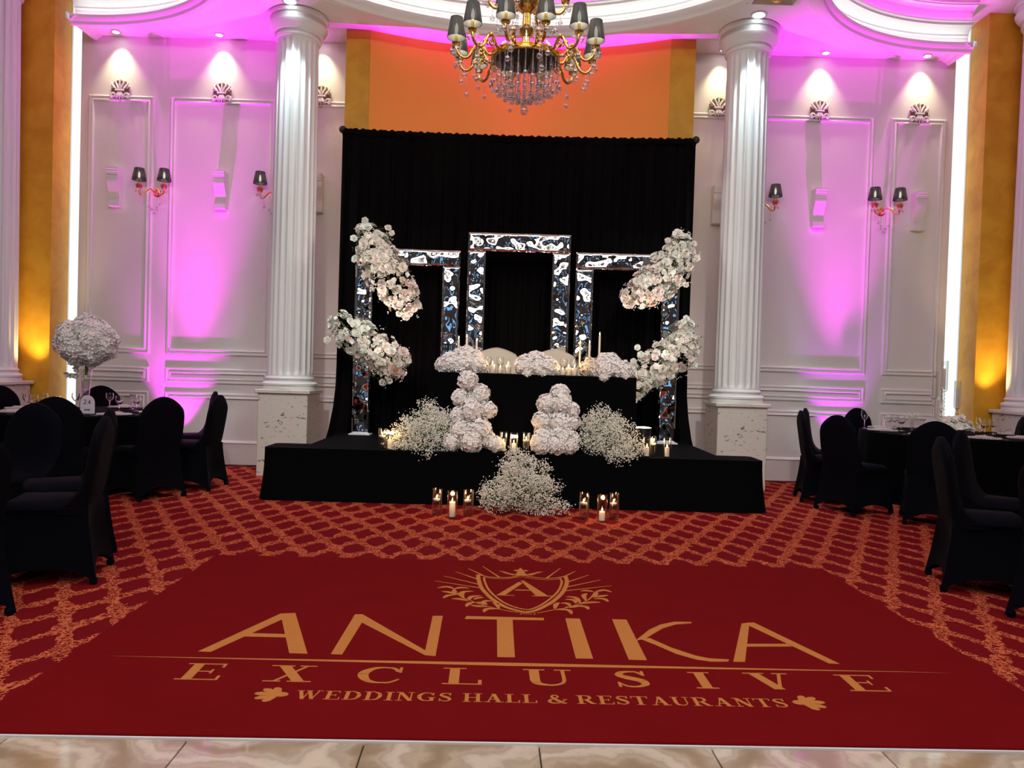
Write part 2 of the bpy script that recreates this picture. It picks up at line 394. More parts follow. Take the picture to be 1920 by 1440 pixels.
EXCL = [('E',-1.379,-0.851,-0.68),('X',-1.014,-0.858,-0.682),('C',-0.639,-0.86,-0.677),('L',-0.292,-0.854,-0.673),('U',0.07,-0.851,-0.673),('S',0.428,-0.854,-0.669),('I',0.732,-0.848,-0.672),('V',1.031,-0.847,-0.665),('E',1.424,-0.85,-0.667)]
WED = [(-0.935,-1.021),(-0.954,-0.947),(1.003,-1.002),(1.034,-0.923),(0.012,-1.004),(0.047,-1.013),(0.125,-1.01),(0.161,-1.015),(-0.331,-1.007),(-0.289,-1.015)]
FANS = [(-0.989,-0.97),(-1.102,-0.975),(-1.035,-1.05),(-1.067,-0.907),(1.06,-0.918),(1.153,-0.969),(1.09,-1.04)]
SHIELD_OUT = [(-0.255,0.842),(-0.249,0.715),(-0.23,0.55),(-0.195,0.418),(-0.158,0.314),(-0.098,0.197),(-0.038,0.139),(0.015,0.113),(0.071,0.146),(0.138,0.243),(0.198,0.36),(0.248,0.494),(0.282,0.635),(0.297,0.734),(0.299,0.849)]
SHIELD_IN = [(-0.218,0.78),(-0.21,0.669),(-0.19,0.53),(-0.158,0.41),(-0.114,0.296),(-0.066,0.219),(-0.019,0.173),(0.023,0.154),(0.067,0.188),(0.122,0.272),(0.182,0.401),(0.223,0.515),(0.251,0.633),(0.264,0.731),(0.26,0.781)]
SHIELD_TOP = [(-0.251,0.842),(-0.184,0.788),(-0.1,0.782),(-0.038,0.803),(0.02,0.844),(0.096,0.806),(0.171,0.787),(0.243,0.806),(0.299,0.849)]
SHIELD_TOP2 = [(-0.222,0.786),(-0.17,0.764),(-0.094,0.753),(-0.031,0.783),(0.019,0.813),(0.093,0.768),(0.169,0.754),(0.24,0.775),(0.271,0.803)]
SA = [[(-0.138,0.417),(-0.09,0.421),(0.02,0.668),(-0.003,0.698)],[(0.008,0.723),(0.029,0.725),(0.155,0.421),(0.087,0.412)],[(-0.022,0.531),(0.067,0.53),(0.079,0.513),(-0.039,0.509)],[(-0.141,0.421),(-0.038,0.416),(-0.039,0.405),(-0.142,0.406)],[(0.064,0.414),(0.19,0.42),(0.185,0.406),(0.063,0.401)]]
RAYS = [[(-0.229,1.049),(-0.118,0.782)],[(-0.322,0.984),(-0.226,0.832)],[(-0.4,0.897),(-0.249,0.728)],[(-0.468,0.791),(-0.241,0.619)],[(-0.517,0.677),(-0.23,0.545)],[(0.285,1.045),(0.175,0.792)],[(0.376,0.975),(0.296,0.848)],[(0.454,0.89),(0.293,0.709)],[(0.513,0.781),(0.284,0.607)],[(0.563,0.657),(0.268,0.528)]]
LEAVES_L = [[(-0.491,0.53),(-0.435,0.557),(-0.39,0.514)],[(-0.39,0.514),(-0.355,0.544),(-0.301,0.533)],[(-0.461,0.464),(-0.415,0.446),(-0.368,0.4)],[(-0.443,0.331),(-0.418,0.384),(-0.368,0.4)],[(-0.368,0.4),(-0.386,0.458),(-0.39,0.514)],[(-0.362,0.405),(-0.332,0.462),(-0.274,0.474)],[(-0.396,0.322),(-0.352,0.321),(-0.301,0.284)],[(-0.31,0.183),(-0.293,0.243),(-0.257,0.266)],[(-0.301,0.284),(-0.285,0.368),(-0.227,0.389)],[(-0.27,0.317),(-0.246,0.35),(-0.214,0.356)],[(-0.286,0.214),(-0.244,0.197),(-0.195,0.191)],[(-0.22,0.228),(-0.208,0.29),(-0.164,0.293)],[(-0.212,0.094),(-0.195,0.151),(-0.129,0.156)],[(-0.129,0.156),(-0.146,0.253),(-0.164,0.283)],[(-0.328,0.333),(-0.343,0.407),(-0.325,0.463)],[(-0.195,0.226),(-0.22,0.258),(-0.257,0.266)]]
LEAVES_R = [[(0.542,0.52),(0.501,0.558),(0.44,0.509)],[(0.436,0.519),(0.398,0.539),(0.357,0.525)],[(0.512,0.458),(0.463,0.432),(0.408,0.407)],[(0.492,0.328),(0.475,0.38),(0.417,0.38)],[(0.421,0.407),(0.444,0.486),(0.44,0.509)],[(0.367,0.341),(0.366,0.437),(0.392,0.482)],[(0.446,0.315),(0.395,0.311),(0.328,0.276)],[(0.359,0.179),(0.353,0.227),(0.299,0.234)],[(0.329,0.286),(0.315,0.389),(0.259,0.407)],[(0.304,0.285),(0.298,0.346),(0.248,0.353)],[(0.338,0.257),(0.284,0.223),(0.234,0.21)],[(0.267,0.232),(0.253,0.281),(0.216,0.278)],[(0.259,0.091),(0.248,0.162),(0.175,0.163)],[(0.176,0.176),(0.189,0.256),(0.211,0.294)]]
STEMS = [[(-0.39,0.514),(-0.348,0.374),(-0.282,0.285),(-0.207,0.209),(-0.135,0.156),(-0.081,0.125),(-0.03,0.102)],[(0.44,0.509),(0.391,0.373),(0.329,0.286),(0.253,0.211),(0.175,0.163),(0.124,0.131),(0.074,0.097)]]
CROWN = [[(-0.029,0.848),(0.063,0.85),(0.047,0.893),(0.036,0.973),(0.02,1.034),(0.0,0.97),(-0.01,0.889)],[(-0.126,0.954),(-0.084,0.923),(-0.049,0.886),(0.013,0.849),(-0.036,0.844),(-0.085,0.888)],[(0.167,0.944),(0.131,0.941),(0.101,0.912),(0.028,0.85),(0.084,0.849),(0.122,0.9)],[(-0.029,0.954),(-0.007,0.984),(0.009,0.944),(-0.012,0.943)],[(0.072,0.957),(0.05,0.983),(0.027,0.941),(0.049,0.942)]]
YEAR = [(-0.023,0.075),(0.071,0.075),(-0.021,0.097)]
# ================================================================== THE ROOM
RUGA = math.radians(1.6); RUGO = (.1, 4.0)
def rugpt(x, y): return (RUGO[0] + x * math.cos(RUGA) - y * math.sin(RUGA), RUGO[1] + x * math.sin(RUGA) + y * math.cos(RUGA))
a_, b_ = rugpt(-9.3, -1.31), rugpt(9.3, -1.31)
mb = MB(); mb.add([(a_[0], a_[1], 0), (b_[0], b_[1], 0), (9.2, 10.0, 0), (-9.2, 10.0, 0)], [(0, 1, 2, 3)])
floor = struct(mb.build('floor', M['carpet'], smooth=0))
mb = MB(); mb.add([(-9.2, -8.2, -.014), (9.2, -8.2, -.014), (b_[0], b_[1], -.014), (a_[0], a_[1], -.014)], [(0, 1, 2, 3)])
floor2 = struct(mb.build('floor', M['grout'], smooth=0))
tile_me = MB().box(-.3025, .3025, -.3025, .3025, -.013, 0, b=.0025).mesh('tile', M['tile'], 0)
for j in range(3):
    for i in range(-5, 5):
        q = rugpt(-.005 + .61 * (i + .5), -1.324 - .305 - .61 * j)
        place('tile', tile_me, floor2, T=TR(q[0], q[1], 0, rz=RUGA))
mb = MB(); mb.box(-2.4, 2.4, -1.322, -1.3125, -.012, .004, T=Matrix.Translation((RUGO[0], RUGO[1], 0)) @ Matrix.Rotation(RUGA, 4, 'Z'))
struct(mb.build('trim', M['white_plastic'], smooth=0))

WY = 9.75; ZS = 5.35; ZC = 5.8
# white panelled back walls (two stretches either side of the apse)
PANELS = {-1: [(-5.43, -4.60, 1), (-4.40, -3.07, 1), (-2.95, -1.95, 1)], 1: [(4.665, 5.37, 1), (3.05, 4.465, 1), (1.95, 2.95, 1)]}
walls = {}
for s in (-1, 1):
    mb = MB(); x0, x1 = (-5.53, -2.10) if s < 0 else (2.09, 5.46)
    mb.box(x0, x1, WY, WY + .15, 0, ZC)
    wl = struct(mb.build('wall_back_left' if s < 0 else 'wall_back_right', M['wall'], smooth=0)); walls[s] = wl
    for (p0, p1, _) in PANELS[s]:
        for (z0, z1, bt) in ((1.37, 4.61, True), (1.01, 1.21, True), (.30, .90, False)):
            MB().frame(p0, p1, z0, z1, .075, .028, WY, bottom=bt).build('panel_moulding', M['trim'], wl, smooth=40)
    mb = MB(); q = 1
    mb.sweep([((x0, WY), (0, -1)), ((x1, WY), (0, -1))], [(.0, .30), (.012, .30), (.03, .285), (.034, .27), (.02, .262), (.02, .245), (.022, 0)])
    struct(mb.build('baseboard_left' if s < 0 else 'baseboard_right', M['trim'], smooth=40))

# golden apse: two flat piers and a concave curved wall between them
pts = [(-2.12, WY + .25), (-2.12, 9.36), (-1.83, 9.36)]
ax, ay, cx = 1.815, .42, -.015
R_ = (ax * ax + ay * ay) / (2 * ay)
for i in range(1, 40):
    x = -ax + 2 * ax * i / 40
    pts.append((cx + x, 9.36 + ay - R_ + math.sqrt(R_ * R_ - x * x)))
pts += [(1.80, 9.36), (2.10, 9.36), (2.10, WY + .25)]
mb = MB(); n = len(pts)
mb.add([(x, y, 0) for x, y in pts] + [(x, y, ZS) for x, y in pts], [(i, i + 1, n + i + 1, n + i) for i in range(n - 1) if 2 <= i < n - 3])
struct(mb.build('wall_apse', M['apsewall'], smooth=30))
mb = MB(); mb.box(-2.12, -1.832, 9.36, WY + .2, 0, ZS); struct(mb.build('wall_apse_pier', M['goldwall'], smooth=0))
mb = MB(); mb.box(1.802, 2.10, 9.36, WY + .2, 0, ZS); struct(mb.build('wall_apse_pier', M['goldwall'], smooth=0))

# golden stucco side walls beyond the light slots
mb = MB(); mb.box(-9.1, -5.67, 9.41, 9.95, 0, ZC); struct(mb.build('wall_gold_left', M['goldwall'], smooth=0))
mb = MB(); mb.box(5.655, 9.1, 9.41, 9.95, 0, ZC); struct(mb.build('wall_gold_right', M['goldwall'], smooth=0))
# glowing vertical light slots
for s, x0, x1, lb in ((-1, -5.67, -5.53, 'tall glowing white light slot beside the left gold wall'), (1, 5.46, 5.655, 'tall glowing white light slot beside the right gold wall')):
    t = thing('light_slot', lb, 'light', ((x0 + x1) / 2, WY + .06, 0), group='light slots')
    hw = (x1 - x0) / 2
    MB().box(-hw + .004, hw - .004, -.012, 0, .02, ZC - .01).build('diffuser', M['led'], t, smooth=0)
    mb = MB(); mb.box(-hw, -hw + .004, -.04, .02, .02, ZC - .01); mb.box(hw - .004, hw, -.04, .02, .02, ZC - .01); mb.box(-hw, hw, 0, .02, .02, ZC - .01)
    mb.build('channel', M['trim'], t, smooth=0)
# the rest of the hall
for nm, bx in (('wall_west', (-9.2, -9.1, -8, 10)), ('wall_east', (9.1, 9.2, -8, 10)), ('wall_rear', (-9.2, 9.2, -8.2, -8.0))):
    mb = MB(); mb.box(*bx, 0, ZC); struct(mb.build(nm, M['dark_wall'], smooth=0))
for i in range(4):  # added unseen windows that give the mirror arches blue reflections
    x = -6.0 + 4.0 * i
    mb = MB(); mb.box(x - .35, x + .35, -8.0, -7.97, .9, 3.9)
    wn = struct(mb.build('window_%d' % (i + 1), M['window_light'], smooth=0))
    mb = MB(); mb.frame(x - .43, x + .43, .82, 3.98, .09, .04, 0); 
    for v in range(len(mb.v)): mb.v[v] = (mb.v[v][0], -7.97 - mb.v[v][1], mb.v[v][2])
    for xx in (x - .12, x + .12): mb.box(xx - .02, xx + .02, -7.97, -7.94, .9, 3.9)
    mb.build('window_frame', M['trim'], wn, smooth=0)
mb = MB(); mb.add([(-9.2, -8.2, ZC), (9.2, -8.2, ZC), (9.2, 10, ZC), (-9.2, 10, ZC)], [(0, 3, 2, 1)])
struct(mb.build('ceiling', M['ceil'], smooth=0))

# lowered soffit with three curved recesses
def arc(cx, cy, a, b, a0, a1, n):
    out = []
    for i in range(n + 1):
        t = math.radians(a0 + (a1 - a0) * i / n)
        P = (cx + a * math.cos(t), cy + b * math.sin(t)); nx, ny = math.cos(t) / a, math.sin(t) / b; l = math.hypot(nx, ny)
        out.append((P, (nx / l, ny / l)))
    return out
XE = 5.37
aL = [q for q in arc(-5.1, 7.0, 2.25, 2.25, 97, 0, 40)]
aC = arc(0, 7.0, 2.75, 2.2, 180, 0, 72)
aR = [q for q in arc(5.1, 7.05, 2.25, 2.25, 180, 83, 40)]
def soff(off):
    g = lambda A: [(P[0] + N_[0] * off, P[1] + N_[1] * off) for P, N_ in A]
    return [(-XE, WY)] + g(aL) + g(aC) + g(aR) + [(XE, WY)]
poly = soff(.15)
mb = MB(); n = len(poly)
mono = [poly[0]]
for q in poly[1:-1]:
    if q[0] > mono[-1][0] + .004 and q[0] < XE - .002: mono.append(q)
mono[0] = (-XE, mono[1][1]); mono.append((XE, mono[-1][1])); n = len(mono)
mb.v = [(x, y, ZS) for x, y in mono] + [(x, WY, ZS) for x, y in mono] + [(x, y, ZC) for x, y in mono]
mb.f = [(i, n + i, n + i + 1, i + 1) for i in range(n - 1)] + [(i, i + 1, 2 * n + i + 1, 2 * n + i) for i in range(n - 1)]
for s_, i_ in ((-1, 0), (1, n - 1)):
    k = len(mb.v); mb.v += [(s_ * XE, mono[i_][1], ZS), (s_ * XE, WY, ZS), (s_ * XE, WY, ZC), (s_ * XE, mono[i_][1], ZC)]; mb.f.append((k, k + 1, k + 2, k + 3))
struct(mb.build('ceiling_soffit', M['ceil'], smooth=30))
LIP = [(.17, ZS), (.165, ZS - .022), (.145, ZS - .03), (.14, ZS - .045), (.10, ZS - .062), (.065, ZS - .066), (.06, ZS - .085), (.01, ZS - .095), (-.01, ZS - .085), (-.015, ZS - .05), (-.045, ZS - .03), (-.055, ZS + .0), (-.05, ZS + .018), (-.02, ZS + .022), (-.02, ZS + .0), (.10, ZS + .0)]
UP = [(.10, ZS + .02), (.10, ZS + .13), (.085, ZS + .145), (.085, ZS + .165), (.06, ZS + .19), (.02, ZS + .215), (-.03, ZS + .228), (-.035, ZS + .25), (-.06, ZS + .26), (-.06, ZS + .275), (.0, ZS + .278), (.0, ZC - .10), (-.04, ZC - .075), (-.10, ZC - .05), (-.15, ZC - .045), (-.15, ZC - .03), (-.17, ZC - .025), (-.17, ZC - .0)]
for k, A in enumerate((aL, aC, aR)):
    struct(MB().sweep(A, LIP).build('trim_%d' % (k + 1), M['trim'], smooth=40))
    struct(MB().sweep(A, UP).build('trim_%d' % (k + 4), M['trim'], smooth=40))
    nm = ('left', 'central', 'right')[k]
    o = MB().sweep(A, [(.03, ZS + .006), (.03, ZS + .014), (.06, ZS + .014), (.06, ZS + .006)]).build('cove_light', M['cove'], smooth=0)
    tag(o, 'white light strip hidden behind the cornice of the %s ceiling recess' % nm, 'light', 'cove lights')
    o = MB().sweep(A, [(-.03, ZS + .283), (-.03, ZS + .287), (-.015, ZS + .287), (-.015, ZS + .283)]).build('cove_light', M['added_cove_mag'], smooth=0)  # added strip that tints the recess ceiling magenta
    tag(o, 'added magenta fill strip hidden above the cornice of the %s ceiling recess' % nm, 'light', 'cove lights')
    A2 = arc((-5.1, 0, 5.1)[k], (7.0, 7.0, 7.05)[k], (1.72, 2.15, 1.72)[k], (1.72, 1.62, 1.72)[k], 180, 0, 60)
    if k != 1: A2 = [q for q in A2 if abs(q[0][0]) < XE]
    struct(MB().sweep(A2, [(.08, ZC), (.07, ZC - .02), (.03, ZC - .03), (.02, ZC - .045), (-.03, ZC - .045), (-.05, ZC - .02), (-.05, ZC)]).build('trim_%d' % (k + 7), M['trim'], smooth=40))
for s in (-1, 1):                                        # moulding along the open ends of the soffit
    mb = MB(); yy = [q for q in (aL if s < 0 else aR)][0 if s < 0 else -1][0][1] - .07
    mb.sweep([((s * XE, yy), (s, 0)), ((s * XE, WY), (s, 0))], [(-.09, ZS), (-.08, ZS - .02), (-.05, ZS - .028), (-.04, ZS - .05), (0, ZS - .062), (.02, ZS - .05), (.03, ZS - .0), (.03, ZS + .03), (0, ZS + .03)])
    struct(mb.build('trim_10' if s < 0 else 'trim_11', M['trim'], smooth=40))
# square ceiling tray above each column wash lamp with a gold lamp inside
for s, lb in ((-1, 'square moulded ceiling tray with gold lamp above the left stage column'), (1, 'square moulded ceiling tray with gold lamp above the right stage column')):
    t = thing('ceiling_tray_lamp', lb, 'light', (s * 2.645, 8.10, ZS), group='ceiling tray lamps')
    mb = MB()
    prof = [(.33, 0), (.33, -.02), (.31, -.03), (.30, -.05), (.27, -.055), (.26, -.075), (.22, -.08), (.215, -.06), (.215, 0)]
    vs = []; fs = []
    for a, z in prof: vs += [(-a, -a * .75, z), (a, -a * .75, z), (a, a * .75, z), (-a, a * .75, z)]
    for i in range(len(prof) - 1):
        for j in range(4): fs.append((i * 4 + j, i * 4 + (j + 1) % 4, i * 4 + 4 + (j + 1) % 4, i * 4 + 4 + j))
    mb.add(vs, fs); mb.build('tray_frame', M['trim'], t, smooth=30)
    MB().box(-.215, .215, -.16, .16, -.012, -.002).build('tray_panel', M['shade_in'], t, smooth=0)
    MB().lathe([(0, -.13), (.03, -.125), (.05, -.10), (.07, -.06), (.12, -.03), (.14, -.012)], 20).build('lamp_body', M['gold'], t)

# recessed lamps
def downlight(x, y, r, m, label, tilt=0):
    t = thing('downlight', label, 'light', (x, y, ZS - .001), group='ceiling downlights')
    MB().lathe([(r * .72, -.002), (r * .74, -.016), (r, -.014), (r * 1.02, -.004), (r * 1.02, 0)], 20, cap=False).build('bezel', M['grey_metal'], t)
    MB().lathe([(0, -.02), (r * .5, -.018), (r * .71, -.010)], 16, cap=False, T=Matrix.Rotation(tilt, 4, 'X')).build('lens', m, t)
for (x, _), nm in zip(WASH, ('left end panel', 'wide left panel', 'narrow strip left of the gold apse', 'narrow strip right of the gold apse', 'wide right panel', 'right end panel')):
    downlight(x, 9.60, .055, M['lamp'], 'small bright ceiling spotlight over the %s' % nm, .25)
downlight(-2.60, 8.655, .09, M['lamp_cool'], 'round cool white downlight in front of the left stage column', .2)
downlight(2.63, 8.655, .09, M['lamp_cool'], 'round cool white downlight in front of the right stage column', .2)

# ------------------------------------------------------------------ fluted columns on marble pedestals
def column(x, y, zt, label):
    t = thing('column', label, 'column', (x, y, 0), group='fluted columns')
    MB().box(-.285, .285, -.285, .285, 0, .955, b=.006).build('pedestal', M['marble'], t, smooth=0)
    MB().box(-.315, .315, -.315, .315, .955, 1.0, b=.008).build('pedestal_slab', M['marble'], t, smooth=0, label='overhanging marble slab')
    MB().lathe([(.31, 1.0), (.31, 1.03), (.305, 1.04), (.318, 1.05), (.318, 1.07), (.30, 1.085), (.285, 1.09), (.27, 1.105), (.272, 1.115), (.285, 1.122), (.285, 1.135), (.268, 1.145), (.262, 1.16)], 40).build('column_base', M['column'], t)
    sb = zt - .30
    prof = []
    for z, k in ((1.15, 0), (1.17, 0), (1.19, .5), (1.21, .85), (1.24, 1)): prof.append((z, k))
    for i in range(1, 10): prof.append((1.24 + (sb - .09 - 1.24) * i / 9, 1))
    for z, k in ((sb - .07, .95), (sb - .05, .8), (sb - .035, .5), (sb - .02, 0), (sb + .01, 0)): prof.append((z, k))
    NF = 20; sub = 8
    vs = []
    for z, k in prof:
        r = .262 - .026 * ((z - 1.15) / (sb - 1.15)) ** 1.3
        for j in range(NF * sub):
            ph = (j % sub) / sub
            d = 0 if ph < .24 else math.sqrt(max(0, 1 - ((ph - .62) / .38) ** 2))
            a = 2 * PI * j / (NF * sub); q = r - .021 * d * k
            vs.append((q * math.cos(a), q * math.sin(a), z))
    nn = NF * sub
    fs = [(i * nn + j, i * nn + (j + 1) % nn, (i + 1) * nn + (j + 1) % nn, (i + 1) * nn + j) for i in range(len(prof) - 1) for j in range(nn)]
    MB().add(vs, fs).build('shaft', M['column'], t, smooth=50)
    c = sb
    MB().lathe([(.24, c), (.262, c + .005), (.268, c + .02), (.262, c + .035), (.250, c + .04), (.250, c + .06), (.268, c + .075), (.285, c + .08), (.295, c + .10), (.32, c + .125), (.333, c + .155), (.335, c + .165),
                (.315, c + .17), (.318, c + .24), (.335, c + .245), (.345, c + .262), (.345, c + .285), (.335, c + .298)], 44).build('capital', M['column'], t, smooth=30)
column(-6.15, 9.08, ZC, 'white fluted column at the left edge, before the gold wall')
column(-2.62, 9.08, ZS, 'white fluted column left of the stage on a marble pedestal')
column(2.65, 9.08, ZS, 'white fluted column right of the stage on a marble pedestal')
column(6.14, 9.08, ZC, 'white fluted column at the right edge, before the gold wall')

# ------------------------------------------------------------------ plaster crests, brackets and sconces on the wall
M['patina'] = mat('crest_patina', (.26, .16, .09), .6)
def spiral(cx, cz, r0, r1, a0, turns, n, d=.012):
    return [(cx + (r0 + (r1 - r0) * i / n) * math.cos(a0 + turns * 2 * PI * i / n), cz + (r0 + (r1 - r0) * i / n) * math.sin(a0 + turns * 2 * PI * i / n), d) for i in range(n + 1)]
def crest(x, z, label):
    t = thing('wall_crest', label, 'ornament', (x, WY - .03, z), group='plaster crests')
    t.matrix_world = wallT(x, WY - .001, z)
    back = []
    for i in range(13):
        a = math.radians(200 - 220 * i / 12); r = .112 + .006 * math.cos(i * PI)
        back.append((r * math.cos(a), .02 + r * 1.02 * math.sin(a)))
    back += [(.085, -.09), (.03, -.10), (0, -.135), (-.03, -.10), (-.085, -.09)]
    MB().prism(back[::-1], 0, .02).build('back_plate', M['patina'], t, smooth=0, label='brownish recessed ground')
    mb = MB()
    for s in (-1, 1):
        mb.tube([(s * p[0], p[1], p[2] + .016) for p in spiral(.082, -.062, .036, .008, -.4 * PI, 1.35, 18)], [.013] * 10 + [.011] * 9, 6)
        mb.tube([(s * .012, -.02, .03), (s * .035, -.055, .034), (s * .055, -.095, .028)], [.012, .014, .006], 6)
    mb.build('scroll', M['trim'], t)
    mb = MB(); mb.box(-.058, .058, -.012, .012, .012, .045, b=.006); mb.build('crossbar', M['trim'], t, smooth=0)
    mb = MB()
    for s in (-1, 1):
        mb.tube([(s * .012, .015, .03), (s * .03, .06, .034), (s * .052, .10, .03), (s * .035, .128, .028), (s * .016, .118, .028)], [.014, .013, .012, .009, .006], 6)
        mb.tube([(s * .045, .018, .028), (s * .075, .045, .03), (s * .112, .095, .024)], [.012, .017, .007], 6)
        mb.tube([(s * p[0], p[1], p[2] + .014) for p in spiral(.092, .04, .024, .006, .2, 1.1, 12)], .008, 5)
    mb.tube([(0, .02, .03), (0, .07, .036), (0, .145, .026)], [.006, .012, .004], 6)
    mb.build('plume', M['trim'], t)
    mb = MB()
    for a in (-.5, 0, .5): mb.tube([(.012 * a, -.02, .03), (.05 * a, -.07, .038), (.07 * a, -.125 + .03 * abs(a), .024)], [.009, .014, .004], 6)
    mb.build('leaf_tip', M['trim'], t)
CN = ('left end panel', 'wide left panel', 'panel between left column and gold apse', 'panel between gold apse and right column', 'wide right panel', 'right end panel')
CX = (-5.03, -3.75, -2.50, 2.49, 3.76, 5.015)
for x, nm in zip(CX, CN): crest(x, 4.665, 'white plaster crest on the top moulding of the %s' % nm)
BX = (-5.05, -3.72, -2.51, 2.51, 3.77, 5.03)
prof = [(0, .235), (.165, .235), (.165, .215), (.155, .205), (.155, .185), (.145, .175), (.145, .150), (.128, .145)]
for i in range(13):
    u = i / 12; k_ = min(1, max(0, (u - .25) / .55)); prof.append((.136 - .052 * (k_ * k_ * (3 - 2 * k_)) + .010 * math.sin(min(1, u / .4) * PI), .14 - .29 * u))
prof += [(.088, -.155), (.088, -.17), (.095, -.175), (.095, -.225), (.088, -.235), (0, -.235)]
me_c = MB().prism(prof, -.068, .068).mesh('bracket', M['trim'], 30)
me_l = MB().prism([(.07, .125), (.128, .125), (.128, .10), (.07, .10)], -.072, .072).mesh('fillet', M['trim'], 0)
BR = Matrix(((0, 0, -1, 0), (-1, 0, 0, 0), (0, 1, 0, 0), (0, 0, 0, 1)))
for x, nm in zip(BX, CN):
    t = thing('wall_bracket', 'white S-shaped plaster bracket on the %s' % nm, 'bracket', (x, WY, 3.43), group='plaster brackets')
    t.matrix_world = Matrix.Translation((x, WY, 3.44)) @ BR
    place('corbel', me_c, t); place('fillet', me_l, t)

def shade_mesh(r0, r1, h, name='lamp_shade', m='shade'):
    mb = MB(); n = 40
    vs = []
    for (r, z) in ((r0, 0), (r0 * 1.01, h * .04), ((r0 + r1) / 2 * 1.01, h * .5), (r1, h * .97), (r1 * .98, h)):
        for j in range(n):
            q = r * (1 + .016 * (j % 2)); a = 2 * PI * j / n; vs.append((q * math.cos(a), q * math.sin(a), z))
    fs = [(i * n + j, i * n + (j + 1) % n, (i + 1) * n + (j + 1) % n, (i + 1) * n + j) for i in range(4) for j in range(n)]
    return mb.add(vs, fs).mesh(name, M[m], 20)
def shade_mat():
    m, nt, N, L, b = nodes('black_pleated_shade')     # thin black silk: light inside shows through
    b.inputs['Base Color'].default_value = (.008, .008, .009, 1); b.inputs['Roughness'].default_value = .45
    tr = N.new('ShaderNodeBsdfTranslucent'); tr.inputs[0].default_value = (.5, .5, .48, 1)
    wv = N.new('ShaderNodeTexNoise'); wv.inputs['Scale'].default_value = 30
    tc = N.new('ShaderNodeTexCoord'); mp = N.new('ShaderNodeMapping'); mp.inputs['Scale'].default_value = (3, 3, .25)
    L.new(tc.outputs['Object'], mp.inputs[0]); L.new(mp.outputs[0], wv.inputs['Vector'])
    mr = N.new('ShaderNodeMapRange'); mr.inputs[1].default_value = .35; mr.inputs[2].default_value = .7; mr.inputs[3].default_value = .0; mr.inputs[4].default_value = .07
    L.new(wv.outputs['Fac'], mr.inputs[0])
    mx = N.new('ShaderNodeMixShader'); L.new(mr.outputs[0], mx.inputs[0]); L.new(b.outputs[0], mx.inputs[1]); L.new(tr.outputs[0], mx.inputs[2])
    tp = N.new('ShaderNodeBsdfTransparent'); tp.inputs[0].default_value = (.6, .6, .6, 1); m2 = N.new('ShaderNodeMixShader'); m2.inputs[0].default_value = .045
    L.new(mx.outputs[0], m2.inputs[1]); L.new(tp.outputs[0], m2.inputs[2]); L.new(m2.outputs[0], N['Material Output'].inputs[0]); return m
M['shade'] = shade_mat()
def lining_mat():
    m, nt, N, L, b = nodes('translucent_shade_lining'); b.inputs['Base Color'].default_value = (.6, .57, .5, 1)
    tr = N.new('ShaderNodeBsdfTranslucent'); tr.inputs[0].default_value = (.8, .78, .7, 1); tp = N.new('ShaderNodeBsdfTransparent')
    a = N.new('ShaderNodeMixShader'); a.inputs[0].default_value = .3; L.new(b.outputs[0], a.inputs[1]); L.new(tr.outputs[0], a.inputs[2])
    c = N.new('ShaderNodeMixShader'); c.inputs[0].default_value = .45; L.new(a.outputs[0], c.inputs[1]); L.new(tp.outputs[0], c.inputs[2])
    L.new(c.outputs[0], N['Material Output'].inputs[0]); return m
M['lining'] = lining_mat()
me_sh = shade_mesh(.083, .058, .15)
me_bulb = MB().lathe([(0, .01), (.011, .015), (.014, .04), (.012, .065), (.004, .09), (0, .095)], 10, cap=False).mesh('bulb', M['bulb'])
me_cup = MB().lathe([(.006, -.03), (.03, -.02), (.036, -.005), (.012, 0), (.01, .012), (.012, .03), (.011, .05)], 12).mesh('candle_cup', M['gold'])
def drop_mesh(n, big, step=.016):
    mb = MB(); z = 0
    for i in range(n): mb.ball((0, 0, z - .006), .0055, 6, 4); z -= step
    mb.ball((0, 0, z - big * .75), big, 10, 7); return mb.mesh('crystal_strand', M['crystal'], 60)
drops = [drop_mesh(3, .019), drop_mesh(6, .019), drop_mesh(10, .020), drop_mesh(14, .02)]
def sconce(x, z, label):
    t = thing('wall_sconce', label, 'lamp', (x, WY, z), group='wall sconces')
    MB().lathe([(0, 0), (.055, 0), (.055, .008), (.03, .02), (.015, .03), (0, .03)], 18, T=WALLM @ TR(0, 0, 0)).build('back_plate', M['gold'], t)
    for s in (-1, 1):
        a = [(0, -.02, -.02), (s * .02, -.07, .0), (s * .045, -.11, .03), (s * .075, -.14, .0), (s * .10, -.16, -.045), (s * .125, -.17, -.06), (s * .15, -.17, -.04), (s * .155, -.17, 0.0)]
        MB().tube(a, [.013, .013, .012, .012, .012, .012, .011, .010], 8).build('arm', M['goldred'], t)
        mb = MB(); mb.lathe([(0.005, -.06), (.03, -.04), (.042, -.01), (.034, .01), (.012, .012), (.012, .06)], 14, T=TR(s * .155, -.17, .06)); mb.build('candle_cup', M['goldred'], t)
        sh = place('lamp_shade', me_sh, t, T=TR(s * .155, -.17, .115)); place('bulb', me_bulb, sh, T=TR(0, 0, .02))
        for k, (dx, dy, dz, q) in enumerate(((.155, -.215, .045, 0), (.19, -.17, .04, 0), (.125, -.20, .0, 0), (.10, -.165, -.06, 1), (.05, -.12, -.02, 2))):
            place('crystal_strand', drops[q], t, loc=(s * dx, dy, dz))
    for q in range(3): place('crystal_strand', drops[2], t, loc=(-.03 + .03 * q, -.085, -.05 - .04 * (q == 1)))
    point('sconce_glow', (x - .155, WY - .17, z + .10), 2.2, (1, .8, .5), .012); point('sconce_glow', (x + .155, WY - .17, z + .10), 2.2, (1, .8, .5), .012)
sconce(-4.54, 3.40, 'gold double sconce with black shades between the two left panels')
sconce(-3.04, 3.40, 'gold sconce with black shade half hidden behind the left stage column')
